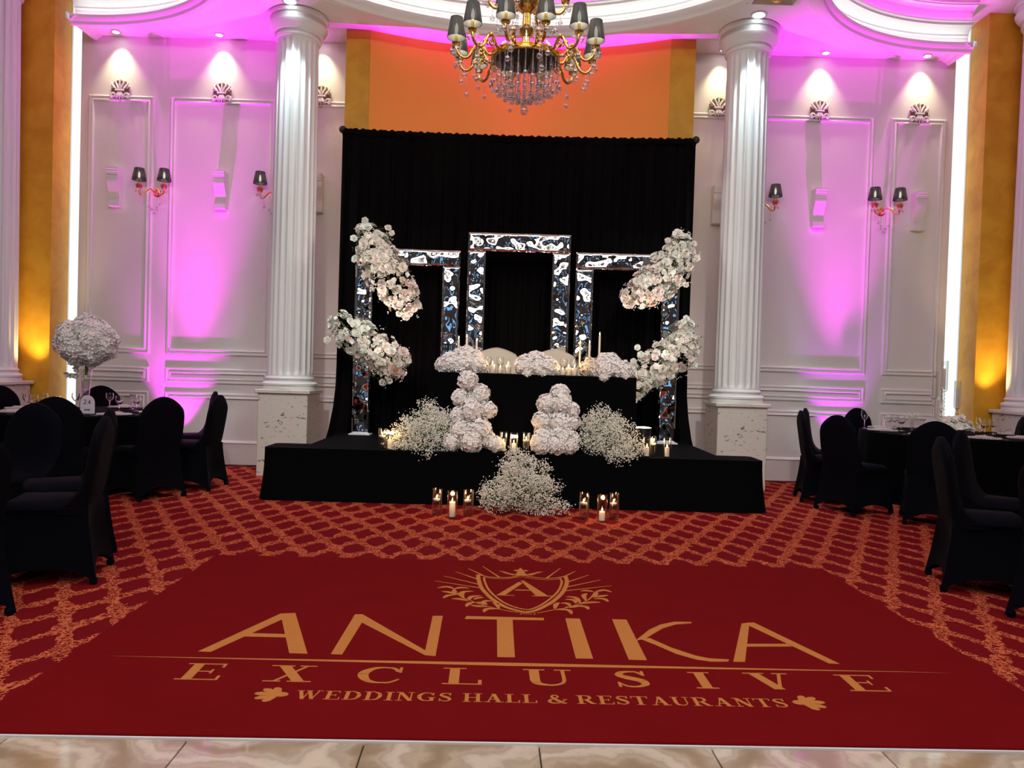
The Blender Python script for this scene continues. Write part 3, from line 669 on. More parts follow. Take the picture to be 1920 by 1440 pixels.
sconce(3.04, 3.43, 'gold sconce with black shade half hidden behind the right stage column')
sconce(4.585, 3.43, 'gold double sconce with black shades between the two right panels')
for s, lb in ((-1, 'thin black cable lying along the foot of the left wall'), (1, 'thin black cable lying along the foot of the right wall')):
    pts = [(s * (3.0 + .1 * i), 9.60 + .03 * math.sin(i * 1.1), .008) for i in range(14)]
    tag(MB().tube(pts, .007, 6).build('floor_cable', M['black']), lb, 'cable')
# ================================================================== STAGE AND BACKDROP
ZT = .5
st = thing('stage', 'low black cloth-covered stage in the middle of the room', 'stage', (0.04, 7.8, 0))
SA_ = math.radians(.6)
def skirt(mb, path, z0, z1, amp, flare=.04):
    n = len(path); rows = 7
    def f(i, j):
        u = j / (rows - 1); P = path[i]; Q = path[min(i + 1, n - 1)]; O = path[max(i - 1, 0)]
        dx, dy = Q[0] - O[0], Q[1] - O[1]; l = math.hypot(dx, dy) or 1
        o = flare * u * u + amp * u * math.sin(i * 1.9 + math.sin(i * .7))
        return (P[0] + dy / l * o, P[1] - dx / l * o, z1 - (z1 - z0) * u)
    vs = [f(i, j) for j in range(rows) for i in range(n)]
    mb.add(vs, [(j * n + i, (j + 1) * n + i, (j + 1) * n + i + 1, j * n + i + 1) for j in range(rows - 1) for i in range(n - 1)])
def dense(pts, step):
    out = []
    for a, b in zip(pts[:-1], pts[1:]):
        k = max(1, int(math.hypot(b[0] - a[0], b[1] - a[1]) / step))
        out += [(a[0] + (b[0] - a[0]) * i / k, a[1] + (b[1] - a[1]) * i / k) for i in range(k)]
    return out + [pts[-1]]
# T shaped top: a shallow front strip and the platform behind it
outl = [(-2.05, 1.33), (-2.05, -.02), (-2.36, -.02), (-2.40, -.06), (-2.40, -.40), (-2.36, -.44), (2.36, -.44), (2.40, -.40), (2.40, -.06), (2.36, -.02), (2.05, -.02), (2.05, 1.33)]
mb = MB(); mb.prism(outl, .46, ZT); mb.build('stage_top', M['cloth'], st, smooth=0)
mb = MB(); skirt(mb, dense(outl, .06), .004, ZT - .006, .006, .05); mb.build('stage_skirt', M['cloth'], st, smooth=60)
st.rotation_euler = (0, 0, SA_)

bd = thing('backdrop_curtain', 'tall black drape hung on a pipe behind the mirror arches', 'curtain', (0, 9.2, 0))
def yb(x): return .10 * (1 - (x / 2.10) ** 2)
mb = MB(); W_ = 2.10
def cur(u, v):
    x = -W_ + 2 * W_ * u; e = abs(2 * u - 1) ** 10; k = min(1, v * 6 + .35)
    z = 4.085 - 4.045 * v
    fl = max(0, v - .72) / .28
    xx = x * (1 + .10 * fl * fl * e)
    return (xx, yb(x) - .02 * fl + k * (.026 * math.sin(x * 34 + 1.3 * math.sin(x * 9)) + .016 * math.sin(x * 77 + v * 3)) - .05 * fl * e, z)
mb.grid(cur, 330, 16); mb.build('curtain_panel', M['velvet'], bd, smooth=179)
mb = MB()
def head(u, v):
    x = -W_ + 2 * W_ * u; a = v * 2 * PI; r = .036 + .006 * math.sin(x * 90)
    return (x, yb(x) + r * math.cos(a), 4.075 + (r + .01) * math.sin(a) + .006 * math.sin(x * 57))
mb.grid(head, 260, 9); mb.build('curtain_heading', M['velvet'], bd, smooth=179)
for s in (-1, 1):
    mb = MB(); mb.ball((s * 2.10, 0, 4.10), .045, 10, 8); mb.tube([(s * 2.02, .09, 0.0), (s * 2.02, .09, 4.06)], .02, 8); mb.build('upright_pole', M['black'], bd)

def ripple(x, z, k):
    v = Vector((x * 5.0 + k * 11.3, z * 4.6 - k * 5.1, k * 3.7))
    return .012 * noise.noise(v) + .0105 * noise.noise(v * 2.3)
def arch(xc, hw, zt, leg, hd, y, k, label):
    t = thing('mirror_arch', label, 'arch', (xc, y, ZT), group='rippled mirror arches')
    H = zt - ZT; dp = .07
    def panel(nm, x0, x1, z0, z1):
        mb = MB(); nx = max(8, int((x1 - x0) / .010)); nz = max(8, int((z1 - z0) / .010))
        def f(u, v):
            x = x0 + (x1 - x0) * u; z = z0 + (z1 - z0) * v
            e = min(1, min(u, 1 - u) * (x1 - x0) / .02, min(v, 1 - v) * (z1 - z0) / .02)
            return (x, -e * .012 - ripple(x, z, k), z)
        mb.grid(f, nx, nz)
        mb.box(x0, x1, .014, dp, z0, z1)
        mb.build(nm, M['mirror'], t, smooth=40)
    panel('arch_leg', -hw, -hw + leg, .012, H - hd); panel('arch_leg', hw - leg, hw, .012, H - hd); panel('arch_header', -hw, hw, H - hd, H)
    for s in (-1, 1): MB().box(s * (hw - leg / 2) - leg * .62, s * (hw - leg / 2) + leg * .62, -.06, .12, 0, .012).build('base_plate', M['white_plastic'], t, smooth=0)
    return t
arch(-1.245, .605, 2.665, .20, .185, 8.93, 1, 'lower rippled mirror arch on the left, flowers on its outer leg')
arch(.04, .59, 2.87, .205, .21, 8.86, 2, 'tallest rippled mirror arch, in the middle behind the head table')
arch(1.305, .605, 2.685, .205, .19, 8.93, 3, 'lower rippled mirror arch on the right, flowers on its outer leg')

# ------------------------------------------------------------------ head table, armchairs
ht = thing('head_table', 'long black-draped head table on the stage', 'table', (.235, 8.10, ZT))
mb = MB(); mb.box(-1.03, 1.03, -.30, .27, .735, .764, b=.006); mb.build('tabletop', M['cloth'], ht, smooth=0)
pp = [(-1.0, .27), (-1.03, .24), (-1.03, -.28), (-1.01, -.30), (1.01, -.30), (1.03, -.28), (1.03, .24), (1.0, .27)]
mb = MB(); skirt(mb, dense(pp, .05), .006, .75, .010, .03); mb.build('tablecloth', M['cloth'], ht, smooth=60)
def armchair(x, y, label):
    t = thing('armchair', label, 'chair', (x, y, ZT), group='cream camelback armchairs')
    mb = MB(); 
    def back(u, v):
        q = -1 + 2 * u; top = 1.035 - .11 * abs(q) ** 1.6 - (.10 * max(0, abs(q) - .8) / .2)
        zz = .30 + (top - .30) * v
        return q, zz
    def f(u, v): q, z = back(u, v); return (.285 * q, .19 - .05 * math.sin(v * PI) * (1 - .5 * q * q) + .06 * (1 - q * q), z)
    def g(u, v): q, z = back(1 - u, v); return (.285 * q, .31 + .03 * v + .05 * (1 - q * q), z)
    mb.grid(f, 18, 12); mb.grid(g, 18, 12)
    def top(u, v): a = f(u, 1); c = g(1 - u, 1); h = math.sin(v * PI) * .02; return tuple(a[i] + (c[i] - a[i]) * v + (h if i == 2 else 0) for i in range(3))
    mb.grid(top, 18, 4)
    for s in (0, 1):
        def sd(u, v, s=s): a = f(s, v); c = g(1 - s, v); return tuple(a[i] + (c[i] - a[i]) * u for i in range(3))
        mb.grid(sd, 3, 12)
    mb.build('backrest', M['sofa'], t, smooth=60)
    MB().box(-.27, .27, -.02, .24, .22, .44, b=.03).build('seat', M['sofa'], t)
    for s in (-1, 1): MB().box(s * .285 - .03, s * .285 + .03, 0.0, .25, .22, .60, b=.025).build('armrest', M['sofa'], t)
    for sx in (-1, 1):
        for sy in (.02, .27): MB().lathe([(.016, 0), (.024, .22)], 8, T=TR(sx * .25, sy, 0)).build('leg', M['gold'], t)
armchair(-.185, 8.44, 'cream camelback armchair behind the left half of the head table')
armchair(.47, 8.44, 'cream camelback armchair behind the right half of the head table')

# ------------------------------------------------------------------ flower meshes
def petal_grid(mb, r, wd, tilt, az, cup, T0=None, z0=0.0, base=.12):
    ca, sa = math.cos(az), math.sin(az)
    vs = []
    for i in range(3):
        d = base + (r - base) * i / 2
        rad = d * math.sin(tilt) if i else base * .6
        hh = z0 + d * math.cos(tilt) - (.10 * r * (i == 2) * math.sin(tilt))
        for j in (-1, 0, 1):
            wv = wd * (.45, 1.0, .72)[i] * j
            k = cup * (j * j) * (.3, 1, .7)[i]
            x = rad - k * .25; y = wv; z = hh + k * .35
            vs.append((x * ca - y * sa, x * sa + y * ca, z))
    mb.add(vs, [(i * 3 + j, (i + 1) * 3 + j, (i + 1) * 3 + j + 1, i * 3 + j + 1) for i in range(2) for j in range(2)], T0)
def rose_mesh(name, m, seed):
    R0 = random.Random(seed); mb = MB()
    for (n, r, wd, tl) in ((3, .5, .2, .22), (4, .62, .28, .55), (5, .82, .38, .9), (6, 1.0, .46, 1.25)):
        a0 = R0.uniform(0, 6)
        for k in range(n): petal_grid(mb, r * R0.uniform(.92, 1.08), wd, tl * R0.uniform(.9, 1.1), a0 + 2 * PI * k / n, .28, z0=-.25)
    mb.ball((0, 0, .0), .2, 6, 4)
    return mb.mesh(name, m, 60)
ROSES = [rose_mesh('rose', M[k], i) for i, k in enumerate(('rose_white', 'rose_white', 'rose_cream', 'rose_cream', 'rose_blush', 'rose_blush', 'rose_peach'))]
def blossom_mesh(name, m, seed):       # flat five petalled flower
    R0 = random.Random(seed); mb = MB()
    for k in range(5): petal_grid(mb, 1.0, .42, 1.15 * R0.uniform(.8, 1.15), 2 * PI * k / 5, -.15, z0=-.2, base=.1)
    mb.ball((0, 0, 0), .12, 5, 3); return mb.mesh(name, m, 60)
BLOS = [blossom_mesh('blossom', M[k], i + 9) for i, k in enumerate(('rose_white', 'rose_cream', 'rose_blush'))]
def sph(i, n, R0):
    z = 1 - 2 * (i + .5) / n; a = i * 2.39996 + R0.uniform(-.25, .25); r = math.sqrt(max(0, 1 - z * z)); return Vector((r * math.cos(a), r * math.sin(a), z))
def hydrangea_mesh(name, m, seed, n=95):
    R0 = random.Random(seed); mb = MB(); mb.ball((0, 0, 0), .74, 12, 8)
    for i in range(n):
        d = sph(i, n, R0); T = face_T(d * R0.uniform(.80, .95), d + Vector((R0.uniform(-.35, .35), R0.uniform(-.35, .35), R0.uniform(-.35, .35))), R0.uniform(.20, .27), R0.uniform(0, 6))
        for k in range(4):
            a = k * PI / 2; c, s = math.cos(a), math.sin(a); q = R0.uniform(-.12, .4)
            P = [(.06, 0, 0), (.62, -.52, .12 + q * .6), (1.05, 0, q), (.62, .52, .12 + q * .6), (.6, 0, -.04)]
            mb.add([(x * c - y * s, x * s + y * c, z) for x, y, z in P], [(0, 1, 4), (1, 2, 4), (4, 2, 3), (0, 4, 3)], T)
    return mb.mesh(name, m, 20)
HYD = [hydrangea_mesh('hydrangea_head', M['petal'], i) for i in (1, 2, 3)]
HYDW = [hydrangea_mesh('hydrangea_head', M['petal_warm'], i) for i in (4,)]

def rnd_rot(R0): return Matrix.Rotation(R0.uniform(0, 6.28), 4, 'Z') @ Matrix.Rotation(R0.uniform(0, 3.1), 4, 'X') @ Matrix.Rotation(R0.uniform(0, 6.28), 4, 'Y')
def hydra(label, loc, heads, group, yoff=0):
    t = thing('hydrangea_arrangement', label, 'flowers', loc, group=group); R0 = random.Random(len(label))
    for (x, y, z, r, *wv) in heads:
        place('hydrangea_head', (HYDW if wv else HYD)[R0.randrange(1 if wv else 3)], t, T=Matrix.Translation((x - loc[0], y - loc[1], z - loc[2])) @ rnd_rot(R0) @ Matrix.Scale(r * 1.08, 4))
    return t
CONE1 = [(-.437, 7.58, 1.19, .098), (-.505, 7.56, 1.02, .085), (-.315, 7.60, 1.055, .10), (-.385, 7.50, .90, .112), (-.225, 7.56, .905, .082), (-.51, 7.54, .85, .085),
         (-.48, 7.48, .71, .107), (-.30, 7.48, .725, .112), (-.22, 7.50, .62, .085), (-.57, 7.46, .585, .085), (-.375, 7.42, .60, .105), (-.145, 7.44, .585, .078), (-.40, 7.62, .72, .12), (-.38, 7.62, 1.0, .09)]
hydra('tall white hydrangea cone on the stage edge, the left of two', (-.38, 7.52, ZT), CONE1, 'hydrangea cones')
CONE2 = [(.475, 7.60, 1.085, .095), (.345, 7.58, .985, .097), (.49, 7.54, .99, .108), (.59, 7.56, .93, .082), (.305, 7.54, .815, .10), (.48, 7.50, .80, .11), (.61, 7.54, .81, .07),
         (.49, 7.48, .69, .118), (.585, 7.50, .65, .09), (.30, 7.43, .605, .104), (.445, 7.42, .60, .105), (.57, 7.46, .595, .093), (.45, 7.62, .8, .12), (.38, 7.60, .68, .10), (.32, 7.52, .70, .09)]
hydra('tall white hydrangea cone on the stage edge, the right of two', (.45, 7.52, ZT), CONE2, 'hydrangea cones')
TT = ZT + .764
hydra('low white hydrangea mound at the left end of the head table', (-.52, 7.96, TT), [(-.63, 7.95, TT + .10, .115), (-.49, 7.98, TT + .17, .11), (-.40, 7.99, TT + .14, .10), (-.52, 7.90, TT + .09, .115), (-.40, 7.93, TT + .08, .095), (-.33, 7.96, TT + .075, .075), (-.72, 7.96, TT + .075, .08), (-.56, 8.0, TT + .15, .10)], 'table hydrangeas')
hydra('low white hydrangea mound at the middle of the head table', (.26, 7.92, TT), [(.13, 7.90, TT + .09, .11), (.235, 7.93, TT + .14, .105), (.36, 7.90, TT + .085, .105), (.25, 7.86, TT + .075, .10), (.15, 7.845, TT + .0, .055), (.30, 7.84, TT + .03, .06), (.43, 7.92, TT + .06, .065)], 'table hydrangeas')
hydra('low white hydrangea mound at the right end of the head table', (1.02, 7.94, TT), [(.80, 7.93, TT + .09, .10, 1), (.96, 7.95, TT + .14, .105), (.94, 7.87, TT + .075, .10), (1.06, 7.92, TT + .10, .10), (1.13, 7.90, TT + .07, .10), (1.20, 7.93, TT + .07, .075), (.93, 7.83, TT + .0, .06), (1.02, 8.0, TT + .17, .085), (1.15, 7.845, TT + .02, .055), (.84, 7.92, TT + .05, .08)], 'table hydrangeas')

def spray(label, nodes_, stray, y, warm_end, seed, ties):
    R0 = random.Random(seed)
    c = nodes_[len(nodes_) // 2]
    t = thing('flower_spray', label, 'flowers', (c[0], y, c[1]), group='rose sprays on the arches')
    def at(u):
        k = u * (len(nodes_) - 1); i = min(int(k), len(nodes_) - 2); q = k - i
        return [nodes_[i][j] + (nodes_[i + 1][j] - nodes_[i][j]) * q for j in range(3)]
    O = Vector((c[0], y, c[1]))
    n = 215; used = 0; leafm = MB(); tiny = MB(); stems = MB()
    stems.tube([(p[0] - O.x, .02, p[1] - O.z) for p in nodes_], .012, 6)
    for i in range(n * 2):
        if used >= n: break
        u = R0.random(); x, z, r = at(u); a, b = at(min(1, u + .02)), at(max(0, u - .02))
        tx, tz = a[0] - b[0], a[1] - b[1]; l = math.hypot(tx, tz) or 1; tx /= l; tz /= l
        ang = R0.uniform(-1.9, 1.9)                          # 0 = towards the room
        s_, c_ = math.sin(ang), math.cos(ang)
        d = Vector((-tz * s_, -c_, tx * s_))
        if u < .08: d = (d - Vector((tx, 0, tz)) * .8).normalized()
        if u > .92: d = (d + Vector((tx, 0, tz)) * .8).normalized()
        q = r * R0.uniform(.62, 1.05)
        P = Vector((x, y, z)) + Vector((d.x * q, d.y * q * .8, d.z * q))
        wv = warm_end * (u - .35) + R0.uniform(-.3, .3)
        k = R0.choice((0, 1, 1, 2)) if wv < .0 else R0.choice((2, 3, 3, 4)) if wv < .35 else R0.choice((3, 4, 4, 5, 6))
        big = R0.random()
        s = R0.uniform(.042, .066) if big < .62 else R0.uniform(.028, .042)
        me = ROSES[k] if big < .62 else BLOS[min(2, k // 2)]
        place('rose' if big < .62 else 'blossom', me, t, T=face_T(P - O, d + Vector((R0.uniform(-.4, .4), -.25, R0.uniform(-.4, .4))), s, R0.uniform(0, 6)))
        used += 1
    for (x, z) in stray:
        P = Vector((x, y - .06, z)); s = R0.uniform(.036, .046)
        place('rose', ROSES[0 if warm_end < .4 or x < c[0] else 3], t, T=face_T(P - O, (R0.uniform(-.5, .5), -1, R0.uniform(-.2, .6)), s))
        best = min(nodes_, key=lambda p: (p[0] - x) ** 2 + (p[1] - z) ** 2)
        stems.tube([(best[0] - O.x, 0, best[1] - O.z), (x - O.x, -.06, z - O.z)], .004, 4)
    for i in range(420):
        u = R0.random(); x, z, r = at(u); d = Vector((R0.gauss(0, 1), -abs(R0.gauss(0, .8)), R0.gauss(0, 1))).normalized()
        q = r * R0.uniform(.7, 1.25); P = Vector((x, y, z)) + d * q - O
        T = face_T(P, d + Vector((R0.uniform(-1, 1), R0.uniform(-1, 1), R0.uniform(-1, 1))) * .8, 1, R0.uniform(0, 6))
        if i % 3: leafm.add([(0, 0, 0), (.012, -.010, .004), (.036, 0, -.004), (.012, .010, .004)], [(0, 1, 2, 3)], T)
        else:
            for k in range(5):
                o = Vector((R0.gauss(0, .012), R0.gauss(0, .012), R0.gauss(0, .012)))
                tiny.ball(T @ o, .0055, 5, 3)
    for (x, z) in ties: stems.tube([(x - O.x, 0, z - O.z), (x - O.x, .215, z - O.z)], .008, 5)
    stems.build('stem', M['stem'], t)
    leafm.build('foliage', M['leaf'], t, smooth=0, kind='stuff'); tiny.build('filler_flowers', M['breath'], t, kind='stuff')
spray('white-to-blush rose spray hanging from the top left arch corner', [(-1.70, 2.83, .10), (-1.62, 2.67, .20), (-1.56, 2.50, .235), (-1.44, 2.31, .24), (-1.30, 2.12, .22), (-1.18, 1.98, .15)],
      [(-1.40, 2.80), (-1.44, 2.86), (-1.82, 2.73), (-1.81, 2.50), (-1.21, 1.86), (-1.70, 2.93), (-1.29, 1.90)], 8.72, .75, 11, ((-1.60, 2.60), (-1.75, 2.55), (-1.5, 2.57)))
spray('white-to-blush rose spray on the lower left arch leg', [(-1.97, 1.80, .12), (-1.85, 1.66, .20), (-1.66, 1.56, .225), (-1.50, 1.46, .225), (-1.36, 1.33, .20), (-1.42, 1.22, .13), (-1.26, 1.42, .12)],
      [(-2.09, 1.58), (-1.20, 1.42), (-1.17, 1.37), (-1.46, 1.12), (-1.38, 1.14), (-2.05, 1.75)], 8.72, .75, 12, ((-1.76, 1.62), (-1.76, 1.5)))
spray('cream rose spray hanging from the top right arch corner', [(1.86, 2.84, .10), (1.84, 2.68, .19), (1.74, 2.50, .23), (1.58, 2.33, .22), (1.42, 2.22, .18), (1.30, 2.16, .11)],
      [(1.70, 2.81), (1.63, 2.66), (1.99, 2.78), (2.03, 2.62), (1.92, 2.32), (1.98, 2.7), (1.24, 2.14)], 8.72, .45, 13, ((1.75, 2.56), (1.8, 2.4), (1.65, 2.58)))
spray('cream rose spray on the lower right arch leg', [(1.95, 1.84, .10), (1.95, 1.68, .17), (1.86, 1.52, .22), (1.70, 1.44, .22), (1.54, 1.33, .19), (1.47, 1.19, .12), (1.40, 1.06, .06)],
      [(1.94, 1.94), (1.40, 1.60), (2.06, 1.58), (1.44, 1.52), (1.36, 1.44), (1.38, 1.00), (2.05, 1.42), (1.99, 1.80)], 8.72, .35, 14, ((1.80, 1.5), (1.80, 1.6)))

def breath(label, loc, blobs, nn, seed, twigs=()):
    R0 = random.Random(seed); t = thing('babys_breath', label, 'flowers', loc, group="baby's breath clouds")
    O = Vector(loc); fl = MB(); stm = MB()
    octv = [(1, 0, 0), (0, 1, 0), (-1, 0, 0), (0, -1, 0), (0, 0, 1), (0, 0, -1)]; octf = [(0, 1, 4), (1, 2, 4), (2, 3, 4), (3, 0, 4), (1, 0, 5), (2, 1, 5), (3, 2, 5), (0, 3, 5)]
    tot = sum(b[3] ** 2 for b in blobs)
    for (x, y, z, r) in blobs:
        k = int(nn * r * r / tot)
        cl = max(3, k // 14)
        for c in range(cl):
            d = Vector((R0.gauss(0, 1), R0.gauss(0, 1) - .3, R0.gauss(0, 1))).normalized(); q = r * (.55 + .5 * R0.random() ** .7)
            C0 = Vector((x, y, z)) + Vector((d.x * q, d.y * q * .8, d.z * q))
            if C0.z < .02: C0.z = .02 + R0.random() * .03
            p0 = Vector((x, y, max(.03, z - r * .5))) - O; p1 = C0 - O
            stm.tube([p0, (p0 + p1) / 2 + Vector((R0.uniform(-.02, .02), R0.uniform(-.02, .02), R0.uniform(-.01, .03))), p1], [.0022, .0018, .0012], 3)
            for j in range(14):
                o = Vector((R0.gauss(0, .026), R0.gauss(0, .022), R0.gauss(0, .026))); s = R0.uniform(.0040, .0074)
                P = C0 + o - O
                if P.z + O.z < .008: P.z = .008 - O.z
                fl.add([(P.x + a * s, P.y + b2 * s, P.z + c2 * s) for a, b2, c2 in octv], octf)
    fl.build('blossoms', M['breath'], t, smooth=0, kind='stuff'); stm.build('stems', M['stem'], t, smooth=0, kind='stuff')
breath("fluffy baby's breath cloud on the floor before the stage", (.13, 6.99, 0), [(.10, 7.02, .20, .22), (.10, 7.08, .42, .14), (-.10, 7.02, .15, .16), (.32, 7.02, .16, .18), (.04, 7.05, .30, .19), (.27, 7.05, .32, .15), (.48, 6.98, .06, .06), (.05, 7.13, .50, .09), (-.19, 6.98, .16, .07)], 6800, 3)
breath("baby's breath cloud on the stage left of the hydrangea cones", (-.92, 7.52, ZT), [(-.80, 7.56, .75, .17), (-1.0, 7.53, .64, .15), (-.86, 7.46, .62, .17), (-.70, 7.54, .70, .16), (-1.10, 7.46, .56, .10), (-.84, 7.60, .88, .11), (-1.0, 7.56, .77, .07), (-.77, 7.36, .47, .05), (-.66, 7.60, .84, .06), (-.62, 7.48, .60, .12)], 5400, 4)
breath("baby's breath cloud on the stage right of the hydrangea cones", (.98, 7.52, ZT), [(.90, 7.56, .76, .18), (1.08, 7.54, .68, .17), (.96, 7.46, .62, .18), (.78, 7.52, .68, .15), (1.20, 7.46, .60, .11), (.88, 7.60, .90, .10), (1.04, 7.58, .86, .08), (1.02, 7.37, .50, .08), (.78, 7.58, .84, .08), (1.12, 7.40, .52, .09)], 5400, 5)
# ------------------------------------------------------------------ candles and glass
def vase_mesh(r, h):
    mb = MB(); mb.lathe([(r * .98, .0), (r, .003), (r, h), (r * .955, h), (r * .955, .012), (0, .010)], 28, cap=True); return mb.mesh('glass_body', M['glass'], 40)
me_va = vase_mesh(.046, .235); 
me_wa = MB().lathe([(0, .013), (.0425, .013), (.0425, .138), (0, .138)], 24, cap=False).mesh('water', M['water'], 40)
me_vs = vase_mesh(.040, .20)
me_was = MB().lathe([(0, .013), (.037, .013), (.037, .118), (0, .118)], 24, cap=False).mesh('water', M['water'], 40)
me_fl = MB().lathe([(.0005, 0), (.0042, .005), (.0054, .011), (.0038, .020), (.0010, .029), (0, .032)], 10, cap=False).mesh('flame', M['flame'])
me_wk = MB().lathe([(.0012, 0), (.001, .012)], 5).mesh('wick', M['wick'])
def candle(kind, loc, label, h=.11, r=.026, group='lit candles', lit=True):
    t = thing({'pillar': 'pillar_candle', 'float': 'floating_candle', 'taper': 'taper_candle'}[kind], label, 'candle', loc, group=group)
    if kind == 'float': prof = [(.006, 0), (.026, .008), (.032, .018), (.031, .024), (.027, .026), (.004, .024), (0, .024)]; h = .024
    else: prof = [(r, 0), (r, h - .004), (r * .93, h), (r * .6, h - .004), (0, h - .006)]
    MB().lathe(prof, 18).build('wax_body', M['wax'], t)
    place('wick', me_wk, t, loc=(0, 0, h - .006))
    if lit: place('flame', me_fl, t, loc=(0, 0, h + .003))
def vase(loc, label, small=False, water=True, group='glass cylinder vases'):
    t = thing('cylinder_vase', label, 'vase', loc, group=group)
    place('glass_body', me_vs if small else me_va, t)
    if water: place('water', me_was if small else me_wa, t)
FW = ('floor left of centre', 'floor right of centre')
for (x, y, k, who) in ((-.632, 6.80, 'float', 'leftmost on the %s' % FW[0]), (-.49, 6.70, 'pillar', 'middle one on the %s' % FW[0]), (-.355, 6.79, 'float', 'nearest the flowers on the %s' % FW[0]),
                       (.675, 6.83, 'float', 'nearest the flowers on the %s' % FW[1]), (.824, 6.73, 'pillar', 'middle one on the %s' % FW[1]), (.945, 6.86, 'float', 'rightmost on the %s' % FW[1])):
    vase((x, y, 0), 'clear glass cylinder vase, ' + who, water=(k == 'float'))
    if k == 'float': candle('float', (x - .006, y, .122), 'white floating candle in the vase ' + who)
    else: candle('pillar', (x, y, .013), 'white pillar candle in the vase ' + who, h=.125 if x < 0 else .075)
SV = ((-1.25, 7.50, 'float', 'outermost at the left stage edge'), (-1.165, 7.42, 'pillar', 'front one at the left stage edge'), (-1.09, 7.51, 'float', 'by the left cloud of flowers'),
      (-.065, 7.50, 'pillar', 'left of three between the hydrangea cones'), (.035, 7.42, 'pillar', 'middle of three between the hydrangea cones'), (.155, 7.50, 'float', 'right of three between the hydrangea cones'),
      (1.325, 7.44, 'pillar', 'by the right cloud of flowers'), (1.40, 7.55, 'float', 'middle back one at the right stage edge'), (1.525, 7.46, 'pillar', 'outermost at the right stage edge'))
for (x, y, k, who) in SV:
    vase((x, y, ZT), 'clear glass cylinder vase, ' + who, True, k == 'float')
    if k == 'float': candle('float', (x, y, ZT + .105), 'white floating candle in the vase ' + who)
    else: candle('pillar', (x, y, ZT + .013), 'white pillar candle in the vase ' + who, h=.085, r=.021)
for (x, y, z, p) in ((-.49, 6.70, .2, 1.2), (.82, 6.73, .2, 1.2), (.04, 7.44, .66, 2.2), (-1.18, 7.44, .66, 1.6), (1.42, 7.47, .66, 1.6), (-.13, 7.90, TT + .16, 1.3), (.58, 7.86, TT + .16, 1.6)):
    point('candle_glow', (x, y, z), p, (1, .56, .2), .02)
# head table: tea lights in glass cups, tapers, wine glasses
me_cup2 = MB().lathe([(.026, 0), (.034, .005), (.036, .075), (.0335, .075), (.031, .008), (0, .006)], 20, cap=False).mesh('glass_body', M['glass'], 40)
for (x, y, h, who) in ((-.205, 7.90, .085, 'left of the left trio'), (-.125, 7.87, .05, 'middle of the left trio'), (-.045, 7.91, .085, 'right of the left trio'),
                       (.515, 7.86, .045, 'left of the right trio'), (.575, 7.88, .075, 'middle of the right trio'), (.635, 7.86, .075, 'right of the right trio')):
    t = thing('votive_cup', 'small glass candle cup on the head table, ' + who, 'candle holder', (x, y, TT), group='votive cups'); place('glass_body', me_cup2, t)
    candle('pillar', (x, y, TT + .008), 'short white candle on the head table, ' + who, h=h, r=.025)
me_hold = MB().lathe([(0, 0), (.035, 0), (.037, .006), (.012, .014), (.008, .03), (.013, .05), (.008, .07), (.016, .085), (.017, .10), (.010, .10), (0, .088)], 16, cap=False).mesh('stem_and_foot', M['glass'], 40)
for (x, y, z, h, who) in ((-.575, 8.12, TT, .26, 'left of three at the left end'), (-.49, 8.14, TT, .28, 'middle of three at the left end'), (-.385, 8.12, TT, .24, 'right of three at the left end'),
                          (.70, 8.05, TT, .25, 'left of three at the right end'), (.80, 8.06, TT, .25, 'middle of three at the right end'), (.905, 8.07, TT, .34, 'right of three at the right end')):
    t = thing('candlestick', 'clear glass candlestick on the head table, ' + who, 'candle holder', (x, y, z), group='glass candlesticks'); place('stem_and_foot', me_hold, t)
    candle('taper', (x, y, z + .09), 'tall lit white taper on the head table, ' + who, h=h, r=.0105)
def wine_mesh(h, r):
    return MB().lathe([(0, .001), (.036, .001), (.037, .004), (.008, .009), (.0045, .02), (.0045, h * .42), (.008, h * .45), (r * .7, h * .54), (r, h * .72), (r * .98, h * .88), (r * .87, h), (r * .84, h), (r * .95, h * .87), (r * .96, h * .73), (r * .66, h * .56), (.004, h * .47), (0, h * .465)], 22, cap=False).mesh('goblet', M['goblet'], 50)
me_w = wine_mesh(.17, .041); me_w2 = wine_mesh(.215, .042)
def wine(loc, label, big=False, group='wine glasses'):
    t = thing('wine_glass', label, 'glass', loc, group=group); place('goblet', me_w2 if big else me_w, t)
for (x, y, who) in ((-.26, 8.02, 'left of two before the left armchair'), (-.13, 8.03, 'right of two before the left armchair'), (.53, 8.00, 'left of two before the right armchair'), (.64, 8.04, 'right of two before the right armchair')):
    wine((x, y, TT), 'clear wine glass on the head table, ' + who)

def stage_lamp(x, y, label):
    t = thing('stage_floodlight', label, 'light', (x, y, ZT), group='stage floodlights')
    MB().lathe([(.05, .05), (.085, .07), (.09, .20), (.095, .235), (.090, .236)], 24, cap=False).build('housing', M['black'], t)
    MB().lathe([(0, .243), (.06, .241), (.090, .236)], 24, cap=False).build('lens', M['lamp'], t)
    MB().tube([(-.10, 0, .02), (-.10, 0, .12), ], .008, 6).build('yoke', M['black'], t); MB().tube([(.10, 0, .02), (.10, 0, .12)], .008, 6).build('yoke', M['black'], t)
    MB().box(-.11, .11, -.05, .05, 0, .05, b=.004).build('foot', M['black'], t, smooth=0)
stage_lamp(1.40, 8.15, 'small black floodlight shining upwards right of the head table')

